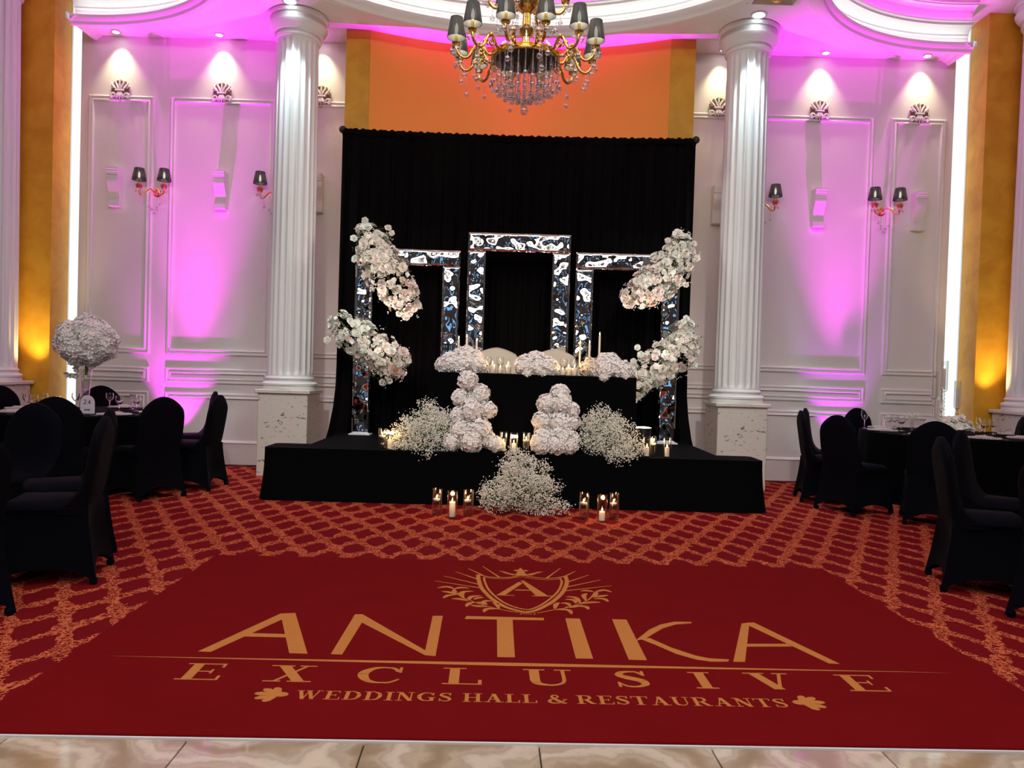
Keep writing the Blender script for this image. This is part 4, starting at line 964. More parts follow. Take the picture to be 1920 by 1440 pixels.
# ================================================================== CHAIRS AND ROUND TABLES
def chair_meshes():
    mb = MB(); NS = 10
    def peri(j, cx, hx, hy, cy):
        k = j % (4 * NS); s, q = divmod(k, NS); q = q / NS
        c = [(-hx, -hy), (hx, -hy), (hx, hy), (-hx, hy)]
        a, b = c[s], c[(s + 1) % 4]
        return a[0] + (b[0] - a[0]) * q, a[1] + (b[1] - a[1]) * q + cy, s, q
    rows = 9; n = 4 * NS; vs = []
    for i in range(rows):
        u = i / (rows - 1)
        for j in range(n):
            x0, y0, s, q = peri(j, 0, .205, .228, .005); x1, y1, _, _ = peri(j, 0, .245, .285, .0)
            fl = u ** 1.5
            hem = (.11 if s in (0, 2) else .09) * (1 - (2 * q - 1) ** 2) ** .8
            z = .455 - (.455 - .004 - hem) * u
            pin = (1 - .13 * math.sin(u * PI) * 1.0 * (4 * q * (1 - q)) - .16 * fl * (4 * q * (1 - q)))
            x = (x0 + (x1 - x0) * fl); y = (y0 + (y1 - y0) * fl)
            if s in (0, 2): y = (y - .0) * pin
            else: x *= pin
            vs.append((x, y, z))
    mb.add(vs, [(i * n + j, (i + 1) * n + j, (i + 1) * n + (j + 1) % n, i * n + (j + 1) % n) for i in range(rows - 1) for j in range(n)])
    sk = mb.mesh('skirt', M['fabric'], 60)
    mb = MB(); mb.box(-.212, .212, -.17, .235, .40, .475, b=.028); se = mb.mesh('seat', M['fabric'], 60)
    mb = MB(); nu, nv = 16, 14
    def mid(u, v):
        q = -1 + 2 * u
        top = .96 - .125 * abs(q) ** 1.9
        z = .40 + (top - .40) * v
        hw = .205 + .03 * math.sin(min(1, v * 1.15) * PI) * .4 + .025 * v
        k = max(0, v - .8) / .2
        hw *= 1 - .10 * k * k
        yb_ = -.185 - .075 * v
        return q * hw, yb_, z, q, v
    def fr(u, v):
        x, y, z, q, v = mid(u, v); e = math.sqrt(max(0, 1 - abs(q) ** 5)) * math.sqrt(max(0, 1 - max(0, v - .9) / .1 * .9))
        return (x, y + .032 * e + .13 * math.exp(-max(0, z - .44) / .05) * (v < .6), z)
    def bk(u, v):
        x, y, z, q, v = mid(1 - u, v); e = math.sqrt(max(0, 1 - abs(q) ** 5)) * math.sqrt(max(0, 1 - max(0, v - .9) / .1 * .9))
        e *= min(1, .45 + v * 3); return (x, y - .030 * e - .01 * (1 - q * q), z)
    mb.grid(fr, nu, nv); mb.grid(bk, nu, nv)
    mb.grid(lambda u, v: tuple(Vector(fr(u, 1)).lerp(Vector(bk(1 - u, 1)), v)), nu, 2)
    for s in (0, 1): mb.grid(lambda u, v, s=s: tuple(Vector(fr(s, v)).lerp(Vector(bk(1 - s, v)), u)), 2, nv)
    ba = mb.mesh('backrest', M['fabric'], 70)
    ft = MB().box(-.02, .02, -.02, .02, 0, .04, b=.008).mesh('foot_pocket', M['fabric'], 60)
    return sk, se, ba, ft
me_sk, me_se, me_ba, me_ft = chair_meshes()
def chair(bx, by, fx, fy, label, group):
    # bx, by: midpoint of the rear feet, fx, fy: direction the sitter faces
    l = math.hypot(fx, fy); fx /= l; fy /= l
    rz = math.atan2(-fx, fy)
    t = thing('banquet_chair', label, 'chair', (bx + fx * .285, by + fy * .285, 0), rz, group)
    place('skirt', me_sk, t); place('seat', me_se, t); place('backrest', me_ba, t)
    for sx in (-1, 1):
        for sy, k in ((-.262, 0), (.262, 0)): place('foot_pocket', me_ft, t, loc=(sx * .22, sy, 0))
B = 'black-covered banquet chair '
GL, GR = 'black chairs around the left tables', 'black chairs around the right tables'
chair(-2.98, 7.90, -1, .03, B + 'nearest the stage at the left back table, side-on', GL)
chair(-3.36, 8.78, -.86, -.45, B + 'behind its neighbours at the left table, near the magenta glow', GL)
chair(-3.23, 7.17, -.83, .56, B + 'seen from behind, at the right front of the left table', GL)
chair(-5.10, 9.55, .35, -.9, B + 'beyond the left back table, behind the table card', GL)
chair(-3.95, 6.64, -.33, .94, B + 'with its back to us before the tall flower vase', GL)
chair(-5.74, 8.60, 1, -.40, B + 'cut by the left frame edge beside the marble pedestal', GL)
chair(-3.52, 5.72, -.12, -1, B + 'at the left near table, facing us from its far side', GL)
chair(-2.77, 5.36, -.80, -.60, B + 'second from the rug corner at the left near table, side-on', GL)
chair(-2.43, 4.65, -.96, -.28, B + 'next to the rug at the left near table, seat lit', GL)
chair(-2.60, 3.66, -.85, .53, B + 'in the lower left corner, cut by the frame', GL)
chair(3.12, 8.33, .98, -.20, B + 'nearest the stage at the right back table, edge-on', GR)
chair(3.42, 9.00, .90, -.38, B + 'at the right back table, just behind the edge-on chair', GR)
chair(3.18, 7.52, .90, .44, B + 'seen from behind, at the left front of the right table', GR)
chair(4.28, 9.55, .35, -.9, B + 'beyond the right back table, behind the tall wine glass', GR)
chair(3.82, 6.90, .40, .9, B + 'with its back to us before the right table flowers', GR)
chair(2.79, 5.02, .95, -.30, B + 'next to the rug corner at the right near table', GR)
chair(3.36, 5.78, .75, -.66, B + 'second from the rug corner at the right near table', GR)
chair(2.90, 4.10, .95, .30, B + 'at the lower right frame edge beside the rug', GR)
chair(5.60, 8.36, -.8, .35, B + 'cut by the right frame edge before the right pedestal', GR)

def round_table(x, y, r, label):
    t = thing('round_table', label, 'table', (x, y, 0), group='round banquet tables')
    MB().lathe([(0, .71), (r - .006, .71), (r, .716), (r, .734), (r - .006, .74), (0, .74)], 64, cap=False).build('tabletop', M['cloth'], t)
    n = 160; vs = []
    for j, (z, k) in enumerate(((.7395, 0), (.72, .15), (.6, .45), (.35, .8), (.012, 1))):
        for i in range(n):
            a = 2 * PI * i / n; q = r + .003 + k * (.016 + .012 * math.sin(a * 22 + math.sin(a * 5)))
            vs.append((q * math.cos(a), q * math.sin(a), z))
    MB().add(vs, [(j * n + i, (j + 1) * n + i, (j + 1) * n + (i + 1) % n, j * n + (i + 1) % n) for j in range(4) for i in range(n)]).build('tablecloth', M['cloth'], t, smooth=70)
T1 = (-4.44, 8.08, .90); T3 = (4.90, 8.58, .92)
round_table(*T1, 'round black-clothed banquet table at the left wall, tall flower vase on it')
round_table(-4.12, 4.40, .90, 'round black-clothed banquet table near the lower left, mostly out of frame')
round_table(*T3, 'round black-clothed banquet table at the right wall, glass candle holders on it')
round_table(4.36, 4.62, .90, 'round black-clothed banquet table near the lower right, mostly out of frame')
ZTB = .742
def place_setting(T, ang, who):
    x = T[0] + (T[2] - .20) * math.cos(ang); y = T[1] + (T[2] - .20) * math.sin(ang)
    t = thing('charger_plate', 'clear beaded charger plate ' + who, 'plate', (x, y, ZTB), group='charger plates')
    MB().lathe([(0, .004), (.10, .004), (.15, .012), (.155, .012), (.15, .008), (.10, 0), (0, 0)], 32, cap=False).build('plate', M['plate'], t)
    mb = MB()
    for k in range(44): mb.ball((.155 * math.cos(k * 2 * PI / 44), .155 * math.sin(k * 2 * PI / 44), .012), .0075, 6, 4)
    mb.build('beaded_rim', M['plate'], t)
    n_ = thing('folded_napkin', 'pale folded napkin on the charger ' + who, 'napkin', (x, y, ZTB + .013), ang + .3, 'napkins')
    MB().box(-.09, .09, -.05, .05, 0, .012, b=.004).build('cloth_fold', M['napkin'], n_, smooth=0)
    MB().box(-.075, .08, -.035, .04, .012, .02, b=.003).build('cloth_fold', M['napkin'], n_, smooth=0)
    c = thing('cutlery', 'steel fork and knife beside the charger ' + who, 'cutlery', (x, y, ZTB), ang, 'cutlery')
    for s in (-1, 1):
        mb = MB(); mb.box(-.10, .03, s * .19 - .006, s * .19 + .006, .001, .004); mb.box(.03, .10, s * .19 - .010, s * .19 + .010, .001, .004)
        mb.build('knife' if s > 0 else 'fork', M['silver'], c, smooth=0)
for k, (a, who) in enumerate(((0.0, 'facing the stage side, left table'), (.75, 'at the wall side right, left table'), (1.55, 'at the wall side middle, left table'), (2.4, 'at the wall side left, left table'), (-.75, 'at the front right, left table'), (-1.5, 'at the front middle, left table'), (-2.3, 'at the front left, left table'), (3.14, 'at the far left side, left table'))):
    place_setting(T1, a, who)
for k, (a, who) in enumerate(((3.05, 'facing the stage side, right table'), (2.35, 'at the wall side left, right table'), (1.55, 'at the wall side middle, right table'), (.8, 'at the wall side right, right table'), (-2.4, 'at the front left, right table'), (-1.65, 'at the front middle, right table'), (-.85, 'at the front right, right table'), (0.0, 'at the far right side, right table'))):
    place_setting(T3, a, who)
for i, (x, y) in enumerate(((-4.98, 7.90), (-4.80, 7.72), (-4.99, 8.20), (-4.53, 7.66), (-4.79, 8.45), (-4.26, 7.70), (-4.52, 8.65), (-4.12, 8.08), (-4.21, 8.55), (-4.02, 8.25))):
    wine((x, y, ZTB), 'empty wine glass on the left back table, number %s from the left' % ('one', 'two', 'three', 'five', 'six', 'seven, before the card', 'eight', 'nine', 'ten', 'eleven')[i])
for i, (x, y, bg) in enumerate(((4.15, 9.02, 1), (4.38, 8.93, 0), (4.54, 9.10, 0), (4.42, 8.70, 0), (5.45, 8.93, 0), (5.18, 8.40, 0), (5.40, 8.60, 0))):
    wine((x, y, ZTB), ('tall wine glass at the left rim of the right back table', 'wine glass on the right back table, left of the clustered three', 'wine glass on the right back table, rear of the clustered three', 'wine glass on the right back table, right of the clustered three', 'wine glass on the right table before the pedestal, left one', 'wine glass on the right table before the pedestal, middle one', 'wine glass on the right table before the pedestal, right one')[i], bool(bg))
# arched table cards
def seg_digit(mb, d, x, z, s, y):
    S = {'2': [((0, 1), (.6, 1)), ((.6, 1), (.6, .55)), ((.6, .55), (0, 0)), ((0, 0), (.65, 0))], '4': [((.45, 0), (.45, 1)), ((.45, 1), (0, .3)), ((0, .3), (.65, .3))]}[d]
    for a, b in S:
        A = Vector((a[0], 0, a[1])); Bv = Vector((b[0], 0, b[1])); t_ = (Bv - A).normalized(); nrm = Vector((-t_.z, 0, t_.x)) * .08
        A -= t_ * .06; Bv += t_ * .06
        mb.add([(x + s * p.x, y, z + s * p.z) for p in (A - nrm, Bv - nrm, Bv + nrm, A + nrm)], [(0, 1, 2, 3)])
def card(x, y, rz, label, printed):
    t = thing('table_card', label, 'card', (x, y, ZTB), rz, 'arched table cards')
    pl = [(-.078, 0), (.078, 0), (.078, .105)] + [(.078 * math.cos(a * PI / 12), .105 + .075 * math.sin(a * PI / 12)) for a in range(1, 12)] + [(-.078, .105)]
    mb = MB(); mb.prism(pl, 0, .005, T=wallT(0, 0, .01)); mb.build('panel', M['card'], t, smooth=0)
    MB().box(-.04, .04, -.03, .03, 0, .012, b=.003).build('stand', M['glass'], t, smooth=0)
    if printed:
        mb = MB(); seg_digit(mb, '2', -.038, .105, .038, -.0065); seg_digit(mb, '4', .012, .105, .038, -.0065); mb.build('number', M['ink'], t, smooth=0)
        mb = MB()
        for k in range(3): mb.tube([(p[0], -.007, p[1]) for p in spiral(-.022 + .022 * k, .045, .010, .005, 0, 1, 10)], .0022, 4)
        mb.build('ornament', M['ink'], t)
card(-4.19, 7.60, -.15, 'white arched table card reading 24 on the left back table', True)
card(4.46, 8.16, .1, 'blank white arched card beside the flowers on the right table', False)

# tall vase with the hydrangea ball
t = thing('trumpet_vase', 'tall clear trumpet vase with water on the left back table', 'vase', (-4.50, 8.12, ZTB))
MB().lathe([(.075, 0), (.078, .006), (.03, .02), (.026, .04), (.034, .12), (.044, .25), (.056, .38), (.064, .44), (.061, .44), (.052, .37), (.04, .25), (.03, .12), (.022, .05), (0, .045)], 28, cap=False).build('glass_body', M['glass'], t)
MB().lathe([(0, .05), (.022, .052), (.03, .12), (.04, .25), (.046, .31), (0, .31)], 24, cap=False).build('water', M['water'], t)
R0 = random.Random(5); BC = (-4.50, 8.12, 1.47); hs = []
for i in range(22):
    d = sph(i, 22, R0); hs.append((BC[0] + d.x * .185, BC[1] + d.y * .185, BC[2] + d.z * .15, .128))
hs.append((BC[0] - .02, BC[1], BC[2] + .22, .085)); hs.append(BC + (.2,))
bl = hydra('large round white hydrangea ball on the tall trumpet vase', (-4.50, 8.12, 1.18), hs, 'vase flowers')
mb = MB(); mb.tube([(0, 0, .1), (.0, 0, -.02), (.004, 0, -.06)], .012, 6); mb.tube([(.01, .01, .1), (.012, 0, -.02), (-.006, 0, -.06)], .01, 6); mb.build('stem', M['stem'], bl)
R0 = random.Random(8)
for k in range(7):
    P = (R0.uniform(-.16, -.01), R0.uniform(-.12, .02), R0.uniform(-.10, .04))
    place('blossom', BLOS[k % 2], bl, T=face_T(P, (R0.uniform(-1, 1), -1, -.8), R0.uniform(.03, .05)))
# glass candelabra on the right table
for i, (x, y, zc, hc, who) in enumerate(((4.84, 8.62, 1.22, .33, 'tallest of three'), (4.78, 8.70, 1.13, .30, 'behind the tallest'), (5.02, 8.66, 1.03, .30, 'right of three'))):
    t = thing('glass_candelabrum', 'clear stemmed glass hurricane candle holder on the right table, ' + who, 'candle holder', (x, y, ZTB), group='hurricane holders'); h = zc - ZTB
    mb = MB(); pr = [(0, 0), (.05, 0), (.052, .008), (.014, .02)]
    k = 0.03
    while k < h - .06: pr += [(.011, k), (.019, k + .02), (.011, k + .04)]; k += .042
    pr += [(.012, h - .02), (.034, h - .004), (.034, h), (0, h)]
    mb.lathe(pr, 14, cap=False); mb.build('crystal_stem', M['crystal'], t)
    MB().lathe([(.0, h), (.036, h + .001), (.037, h + .01), (.037, h + hc), (.0355, h + hc), (.0355, h + .006)], 24, cap=False).build('glass_shade', M['glass'], t)
    candle('taper', (x, y, zc + .006), 'ivory candle inside the hurricane holder on the right table, ' + who, h=hc * .72, r=.014, lit=(i == 0))
R0 = random.Random(15)
fl = thing('low_flower_arrangement', 'low loose white flower arrangement on the right back table', 'flowers', (4.84, 8.36, ZTB))
for k in range(64):
    a = R0.uniform(0, 6.28); q = R0.random() ** .5
    P = (.20 * q * math.cos(a), .13 * q * math.sin(a), .05 + .17 * (1 - q * q) * R0.random() + .04 * R0.random())
    place('rose' if k % 3 else 'blossom', ROSES[k % 4] if k % 3 else BLOS[k % 2], fl, T=face_T(P, (P[0] * 3, P[1] * 3 - .4, .6), R0.uniform(.030, .050), R0.uniform(0, 6)))
for k in range(16):
    u = k / 15; P = (-.17 + R0.uniform(-.02, .03), R0.uniform(-.03, .03), .08 + .42 * u)
    place('blossom', BLOS[k % 2], fl, T=face_T(P, (R0.uniform(-1, .3), -1, R0.uniform(-.2, .5)), .026 - .01 * u))
for k in range(9):
    P = (.18 + R0.uniform(0, .10), R0.uniform(-.08, .03), .05 + R0.uniform(0, .13)); place('blossom', BLOS[0], fl, T=face_T(P, (1, -.8, .5), .02))
mb = MB()
for k in range(12): a = R0.uniform(0, 6.28); mb.tube([(0, 0, .0), (.06 * math.cos(a), .05 * math.sin(a), .04), (.17 * math.cos(a), .11 * math.sin(a), .08)], .003, 4)
mb.tube([(-.05, 0, 0), (-.15, 0, .1), (-.17, 0, .50)], .003, 4); mb.lathe([(0, 0), (.07, 0), (.075, .03), (.05, .04)], 16); mb.build('stem', M['stem'], fl)
t = thing('bud_vase', 'small glass bud vase with white sprigs on the right back table', 'vase', (4.67, 8.95, ZTB)); MB().lathe([(0, .003), (.022, 0), (.026, .03), (.016, .08), (.019, .10), (.017, .10), (.014, .08), (.022, .03), (0, .008)], 16, cap=False).build('glass_body', M['glass'], t)
breath("thin baby's breath sprig in the bud vase on the right table", (4.67, 8.95, ZTB + .03), [(4.67, 8.95, ZTB + .17, .055), (4.63, 8.95, ZTB + .15, .035), (4.71, 8.95, ZTB + .15, .035)], 260, 21)
# ================================================================== RUG WITH THE WOVEN LOGO
rug = thing('logo_rug', 'large plain dark red rug woven with a gold crest and lettering', 'rug', (RUGO[0], RUGO[1], 0), RUGA)
mb = MB(); mb.box(-2.02, 2.10, -1.312, 1.20, .001, .012, b=.003); mb.build('pile', M['rug_red'], rug, smooth=0)
ZP = .0128
def flat(mb, poly, z=ZP):
    A = sum(poly[i][0] * poly[(i + 1) % len(poly)][1] - poly[(i + 1) % len(poly)][0] * poly[i][1] for i in range(len(poly)))
    if A < 0: poly = poly[::-1]
    mb.add([(x, y, z) for x, y in poly], [tuple(range(len(poly)))])
def ribbon(pts, wd):
    n = len(pts)
    if not hasattr(wd, '__len__'): wd = [wd] * n
    L, R = [], []
    for i in range(n):
        a, b = pts[max(0, i - 1)], pts[min(n - 1, i + 1)]; dx, dy = b[0] - a[0], b[1] - a[1]; l = math.hypot(dx, dy) or 1
        L.append((pts[i][0] - dy / l * wd[i] / 2, pts[i][1] + dx / l * wd[i] / 2)); R.append((pts[i][0] + dy / l * wd[i] / 2, pts[i][1] - dx / l * wd[i] / 2))
    return [[L[i], L[i + 1], R[i + 1], R[i]] for i in range(n - 1)]
def smooth(pts, k=6):
    out = []; n = len(pts)
    for i in range(n - 1):
        p0, p1, p2, p3 = pts[max(0, i - 1)], pts[i], pts[i + 1], pts[min(n - 1, i + 2)]
        for j in range(k):
            t = j / k
            out.append(tuple(.5 * (2 * p1[c] + (p2[c] - p0[c]) * t + (2 * p0[c] - 5 * p1[c] + 4 * p2[c] - p3[c]) * t * t + (3 * p1[c] - p0[c] - 3 * p2[c] + p3[c]) * t ** 3) for c in range(len(p1))))
    return out + [tuple(pts[-1])]
def vstroke(pts):                    # [(x, y, width)]
    s = smooth(pts); return ribbon([p[:2] for p in s], [p[2] for p in s])
K, N_, SH = .20, .075, .06           # thick, thin, serif height
def rc(x0, y0, x1, y1): return [(x0, y0), (x1, y0), (x1, y1), (x0, y1)]
def dg(x0, y0, x1, y1, wd): return [(x0 - wd / 2, y0), (x0 + wd / 2, y0), (x1 + wd / 2, y1), (x1 - wd / 2, y1)]
def sf(x, y, wd): return rc(x - wd / 2, y - (SH if y > .5 else 0), x + wd / 2, y + (0 if y > .5 else SH))
def glyph(c):
    if c == 'I': return .44, [rc(.12, 0, .12 + K, 1), sf(.22, 0, .44), sf(.22, 1, .44)]
    if c == 'E': return .84, [rc(.12, 0, .12 + K, 1), rc(0, 0, .80, SH), rc(0, 1 - SH, .76, 1), rc(.3, .48, .6, .54), rc(.55, .38, .60, .64), rc(.70, .76, .76, 1), rc(.76, 0, .82, .26)]
    if c == 'L': return .78, [rc(.12, 0, .12 + K, 1), rc(0, 0, .74, SH), sf(.22, 1, .46), rc(.69, 0, .76, .28)]
    if c == 'H': return 1.0, [rc(.12, 0, .12 + K, 1), rc(.70, 0, .70 + K, 1), rc(.3, .47, .72, .53)] + [sf(x, y, .44) for x in (.22, .80) for y in (0, 1)]
    if c == 'T': return .88, [rc(.34, 0, .34 + K, 1), rc(0, 1 - SH, .88, 1), sf(.44, 0, .44), rc(0, .74, .06, 1), rc(.82, .74, .88, 1)]
    if c == 'X': return .95, [dg(.26, 1, .72, 0, .24), dg(.22, 0, .74, 1, N_), sf(.24, 1, .46), sf(.74, 1, .34), sf(.20, 0, .34), sf(.72, 0, .46)]
    if c == 'V': return .95, [dg(.22, 1, .50, 0, .22), dg(.50, 0, .76, 1, N_), sf(.22, 1, .44), sf(.76, 1, .32), rc(.42, 0, .56, .04)]
    if c == 'W': return 1.4, [dg(.20, 1, .46, 0, .20), dg(.46, 0, .68, 1, N_), dg(.66, 1, .94, 0, .20), dg(.94, 0, 1.18, 1, N_), sf(.20, 1, .40), sf(.66, 1, .34), sf(1.2, 1, .34)]
    if c == 'N': return 1.0, [rc(.16, 0, .16 + N_, 1), rc(.76, 0, .76 + N_, 1), dg(.22, 1, .78, 0, .24), sf(.2, 0, .36), sf(.80, 1, .36), sf(.12, 1, .24)]
    if c == 'A': return 1.0, [dg(.20, 0, .50, 1, N_), dg(.78, 0, .50, 1, .22), rc(.28, .30, .70, .36), sf(.18, 0, .34), sf(.80, 0, .44)]
    if c == 'U': return .98, [rc(.12, .3, .12 + K, 1), rc(.76, .3, .76 + N_, 1), sf(.22, 1, .44), sf(.80, 1, .34)] + vstroke([(.22, .34, K), (.26, .15, .17), (.42, .05, .10), (.62, .06, .08), (.75, .17, N_), (.797, .34, N_)])
    if c == 'C': return .92, vstroke([(.80, .72, .10), (.70, .90, .09), (.50, .965, N_), (.28, .88, .14), (.14, .66, .2), (.13, .42, .21), (.24, .16, .15), (.46, .04, N_), (.68, .08, N_), (.84, .26, .05)]) + [rc(.80, .66, .86, 1)]
    if c == 'G': return 1.0, vstroke([(.80, .74, .08), (.70, .90, .08), (.50, .965, N_), (.28, .88, .14), (.14, .66, .2), (.13, .42, .21), (.24, .16, .15), (.46, .04, N_), (.70, .08, .09), (.78, .12, .1)]) + [rc(.80, .68, .86, 1), rc(.66, .04, .86, .44), sf(.76, .44, .44) if 0 else rc(.56, .40, .96, .46)]
    if c == 'S': return .72, vstroke([(.60, .76, .06), (.50, .92, .08), (.34, .955, .09), (.16, .86, .15), (.15, .68, .18), (.34, .54, .21), (.54, .38, .20), (.58, .18, .15), (.42, .05, .09), (.24, .05, .08), (.08, .24, .05)]) + [rc(.58, .70, .64, 1), rc(.04, 0, .10, .30)]
    if c == 'D': return .98, [rc(.12, 0, .12 + K, 1), sf(.18, 0, .36), sf(.18, 1, .36)] + vstroke([(.26, .97, SH), (.52, .95, .09), (.74, .80, .16), (.82, .52, .21), (.74, .22, .16), (.52, .05, .09), (.26, .03, SH)])
    if c == 'R': return 1.0, [rc(.12, 0, .12 + K, 1), sf(.22, 0, .44), sf(.16, 1, .32), dg(.50, .48, .82, 0, .23), sf(.86, 0, .26)] + vstroke([(.26, .97, SH), (.50, .96, .08), (.68, .86, .16), (.70, .70, .19), (.62, .54, .13), (.44, .475, .07), (.3, .47, SH)])
    if c == '&': return 1.0, vstroke([(.96, .50, N_), (.84, .30, .08), (.62, .08, .10), (.36, .02, .12), (.14, .12, .17), (.10, .28, .18), (.24, .46, .12), (.46, .60, .09), (.56, .78, .12), (.46, .94, .09), (.32, .92, .12), (.25, .76, .15), (.40, .50, .19), (.66, .20, .20), (.84, .05, .16), (.98, .04, .1)]) + [rc(.78, .48, 1.04, .53)]
    if c in '0': return .7, vstroke([(.35, .96, .08), (.1, .7, .16), (.1, .3, .16), (.35, .04, .08), (.6, .3, .16), (.6, .7, .16), (.35, .96, .08)])
    if c == '2': return .7, vstroke([(.08, .72, .1), (.3, .96, .12), (.56, .78, .15), (.4, .4, .13), (.06, .04, .08)]) + [rc(.04, 0, .64, .14)]
    return .4, []
def put(name, polys, x, y, sx, sy):
    if not polys: return
    mb = MB()
    for i, p in enumerate(polys): flat(mb, [(x + q[0] * sx, y + q[1] * sy) for q in p], ZP + .00012 * (i % 9))
    mb.build(name, M['rug_gold'], rug, smooth=0)
groups = ((0, 3), (3, 6), (6, 8), (8, 9), (9, 12), (12, 15))
for a, b in groups: put('letter', ANTIKA[a:b], 0, 0, 1, 1)
put('rule_line', [RULE], 0, 0, 1, 1)
for ch, xc, yb_, yt in EXCL:
    g, P = glyph(ch); h = .172; sx = .215
    put('letter', P, xc - g * sx / 2 + .0, (yb_ + yt) / 2 - h / 2 + .002, sx, h)
def line_text(txt, x0, x1, y, h):
    gs = [(None, []) if c == ' ' else glyph(c) for c in txt]
    tot = sum((.42 if g is None else g + .10) for g, _ in gs); k = (x1 - x0) / tot; x = x0
    for g, P in gs:
        if g is None: x += .42 * k; continue
        put('letter', P, x, y, k, h); x += (g + .10) * k
line_text('WEDDINGS HALL & RESTAURANTS', -.945, 1.02, -1.012, .078)
line_text('2002', YEAR[0][0], YEAR[1][0], YEAR[0][1] - .004, .035)
for cx, cy, s in ((-1.0, -.975, -1), (1.068, -.965, 1)):                     # fan shaped leaf ornaments
    P = []
    for a, l in ((62, .075), (32, .095), (4, .105), (-24, .10), (-52, .085)):
        t = math.radians(a); dx, dy = s * math.cos(t), math.sin(t)
        P.append([(cx + dx * l * u - dy * w_ * s, cy + dy * l * u + dx * w_ * s) for u, w_ in ((.05, 0), (.35, .009), (.75, .017), (.95, .010), (1, 0), (.95, -.010), (.75, -.017), (.35, -.009))])
    P.append([(cx + s * .03 * math.cos(t / 3), cy + .022 * math.sin(t / 3)) for t in range(19)])
    put('leaf_ornament', P, 0, 0, 1, 1)
def tri(l, w0, w1):
    s = smooth(l, 5); n = len(s); return ribbon(s, [w0 + (w1 - w0) * math.sin(PI * min(1, i / (n - 1) * 1.0)) for i in range(n)])
put('shield_outline', ribbon(smooth(SHIELD_OUT, 3), .026) + ribbon(smooth(SHIELD_IN, 3), .014) + ribbon(smooth(SHIELD_TOP, 3), .014) + ribbon(smooth(SHIELD_TOP2, 3), .008), 0, 0, 1, 1)
put('letter', SA, 0, 0, 1, 1)
for r2 in RAYS: put('ray', ribbon(r2, [.006, .015]), 0, 0, 1, 1)
for lv in LEAVES_L + LEAVES_R: put('laurel_leaf', tri(lv, .004, .03), 0, 0, 1, 1)
put('laurel_stem', ribbon(smooth(STEMS[0]), .009) + ribbon(smooth(STEMS[1]), .009), 0, 0, 1, 1)
put('crown', CROWN, 0, 0, 1, 1)

# ================================================================== CHANDELIER
CHX, CHY, ZR = .03, 6.0, 3.72
ch = thing('chandelier', 'large gilt chandelier with black pleated shades and crystal drops', 'chandelier', (CHX, CHY, ZR))
MB().lathe([(0, .02), (.05, .02), (.06, .05), (.035, .08), (.03, .16), (.055, .19), (.06, .22), (.035, .25), (.03, .34), (.075, .38), (.095, .43), (.07, .49), (.03, .53), (.028, .62), (.05, .66), (.05, .70), (.022, .74), (.018, 1.0), (.03, 1.03), (.018, 1.06), (.016, 1.9), (.06, 1.98), (.10, ZC - ZR - .0)], 20).build('stem_column', M['gold'], ch)
MB().lathe([(.250, -.02), (.266, -.016), (.268, -.004), (.260, 0), (.260, .010), (.270, .014), (.270, .022), (.245, .026), (.238, .018), (.24, -.02), (.250, -.02)], 48, cap=False).build('ring', M['gold'], ch)
MB().lathe([(0, -.012), (.24, -.012), (.24, .02), (0, .02)], 40, cap=False).build('mirror_plate', M['bronze'], ch, label='dark bronze underside plate')
me_csh = shade_mesh(.069, .047, .155)
def lining():
    mb = MB(); mb.lathe([(.0665, .002), (.0455, .152)], 24, cap=False); return mb.mesh('shade_lining', M['lining'])
me_lin = lining()
def arm_mesh(r0, r1, drop, nm):
    L = r1 - r0; mb = MB()
    p = [(r0, 0, .0), (r0 + L * .12, 0, .0), (r0 + L * .25, 0, .055), (r0 + L * .38, 0, .07), (r0 + L * .50, 0, .025), (r0 + L * .62, 0, -.035), (r0 + L * .78, 0, -.055), (r0 + L * .93, 0, -.03), (r1, 0, .02), (r1, 0, .05)]
    mb.tube(smooth(p, 3), .0115, 7)
    mb.tube([(r0 + L * .25 + q[0], 0, q[1]) for q in spiral(.015, .012, .032, .008, .5 * PI, 1.1, 12)], .0095, 6)
    mb.tube([(r0 + L * .53 + q[0], 0, q[1]) for q in spiral(.0, -.0, .026, .008, 1.2 * PI, -.9, 10)], .009, 6)
    for k in (0, 1): mb.ball((r0 + L * .38, .012 * (2 * k - 1), .062), .018, 7, 5)
    return mb.mesh(nm, M['gold'], 60)
me_arm, me_arm2 = arm_mesh(.27, .545, 0, 'arm'), arm_mesh(.06, .30, 0, 'arm')
cstr = [drop_mesh(n, .0205, .0145) for n in (2, 5, 8, 12, 15, 18)]
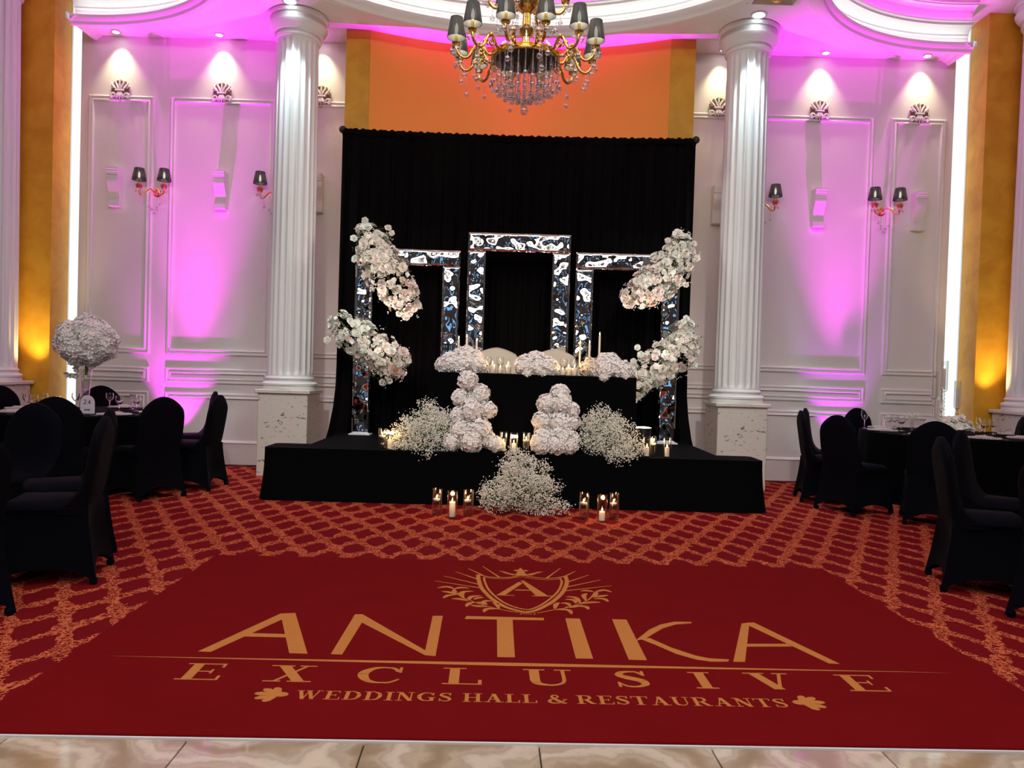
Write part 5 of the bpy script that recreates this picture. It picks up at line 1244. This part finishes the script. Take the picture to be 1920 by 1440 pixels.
def tier(n, off, r1, arm, dz, extra):
    for k in range(n):
        a = off + 2 * PI * k / n; ca, sa = math.cos(a), math.sin(a); T = TR(0, 0, dz, rz=a)
        ao = place('arm', arm, ch, T=T)
        place('candle_cup', me_cup, ao, T=TR(r1, 0, .055))
        sh = place('lamp_shade', me_csh, ch, T=TR(r1 * ca, r1 * sa, dz + .085)); place('shade_lining', me_lin, sh); place('bulb', me_bulb, sh, T=TR(0, 0, .02))
        for (rr, tt, zz, q) in ((r1, .05, .03, 0), (r1, -.05, .03, 0), (r1 + .03, 0, .03, 0), (r1 - .03, .03, -.02, 1), (r1 - .07, 0, -.055, 2), (r1 - .15, 0, -.0, 1))[:extra]:
            place('crystal_strand', cstr[q + (1 if zz < .02 and k % 2 else 0)], ch, loc=(rr * ca - tt * sa, rr * sa + tt * ca, dz + zz))
tier(12, math.radians(14), .545, me_arm, 0.0, 6)
tier(6, math.radians(8), .30, me_arm2, .42, 5)
for rr, n, q in ((.262, 30, 3), (.215, 24, 4), (.165, 20, 4), (.12, 14, 5), (.075, 10, 5), (.035, 5, 5)):
    for k in range(n):
        a = 2 * PI * (k + .5 * (q % 2)) / n; place('crystal_strand', cstr[q], ch, loc=(rr * math.cos(a), rr * math.sin(a), -.015 - (.04 if rr < .06 else .0) - .02 * (k % 2)))
mb = MB(); mb.ball((0, 0, -.40), .034, 12, 9); mb.tube([(0, 0, -.02), (0, 0, -.37)], .003, 5); mb.build('crystal_ball', M['crystal'], ch)
for k in range(8):                                       # long garlands between the tiers
    a = 2 * PI * k / 8; mb = MB()
    for i in range(22):
        u = i / 21; r = .08 + (.255 - .08) * u ** 1.4; z = .40 - .37 * u - .05 * math.sin(u * PI); mb.ball((r * math.cos(a), r * math.sin(a), z), .0065 if i % 5 else .013, 6, 4)
    mb.build('crystal_garland', M['crystal'], ch)
point('chandelier_glow', (CHX, CHY, 4.6), 14, (1, .82, .55), .2)
for i, (yy, rx) in enumerate(((1.5, 2.6), (-2.8, 2.6))):         # added glowing rings, unseen, for the mirror arches to reflect
    A = [((rx * math.cos(2 * PI * k / 64), yy + 1.7 * math.sin(2 * PI * k / 64)), (math.cos(2 * PI * k / 64), math.sin(2 * PI * k / 64))) for k in range(64)]
    o = MB().sweep(A, [(-.06, ZC - .05), (-.06, ZC - .04), (.06, ZC - .04), (.06, ZC - .05)], closed=True).build('cove_ring_light', emit('cove_ring_%d' % i, (.9, .97, 1), 4), smooth=0)
    tag(o, 'added oval glowing ring for mirror reflections on the hall ceiling, %s' % ('nearer the stage' if i == 0 else 'farther from the stage'), 'light')
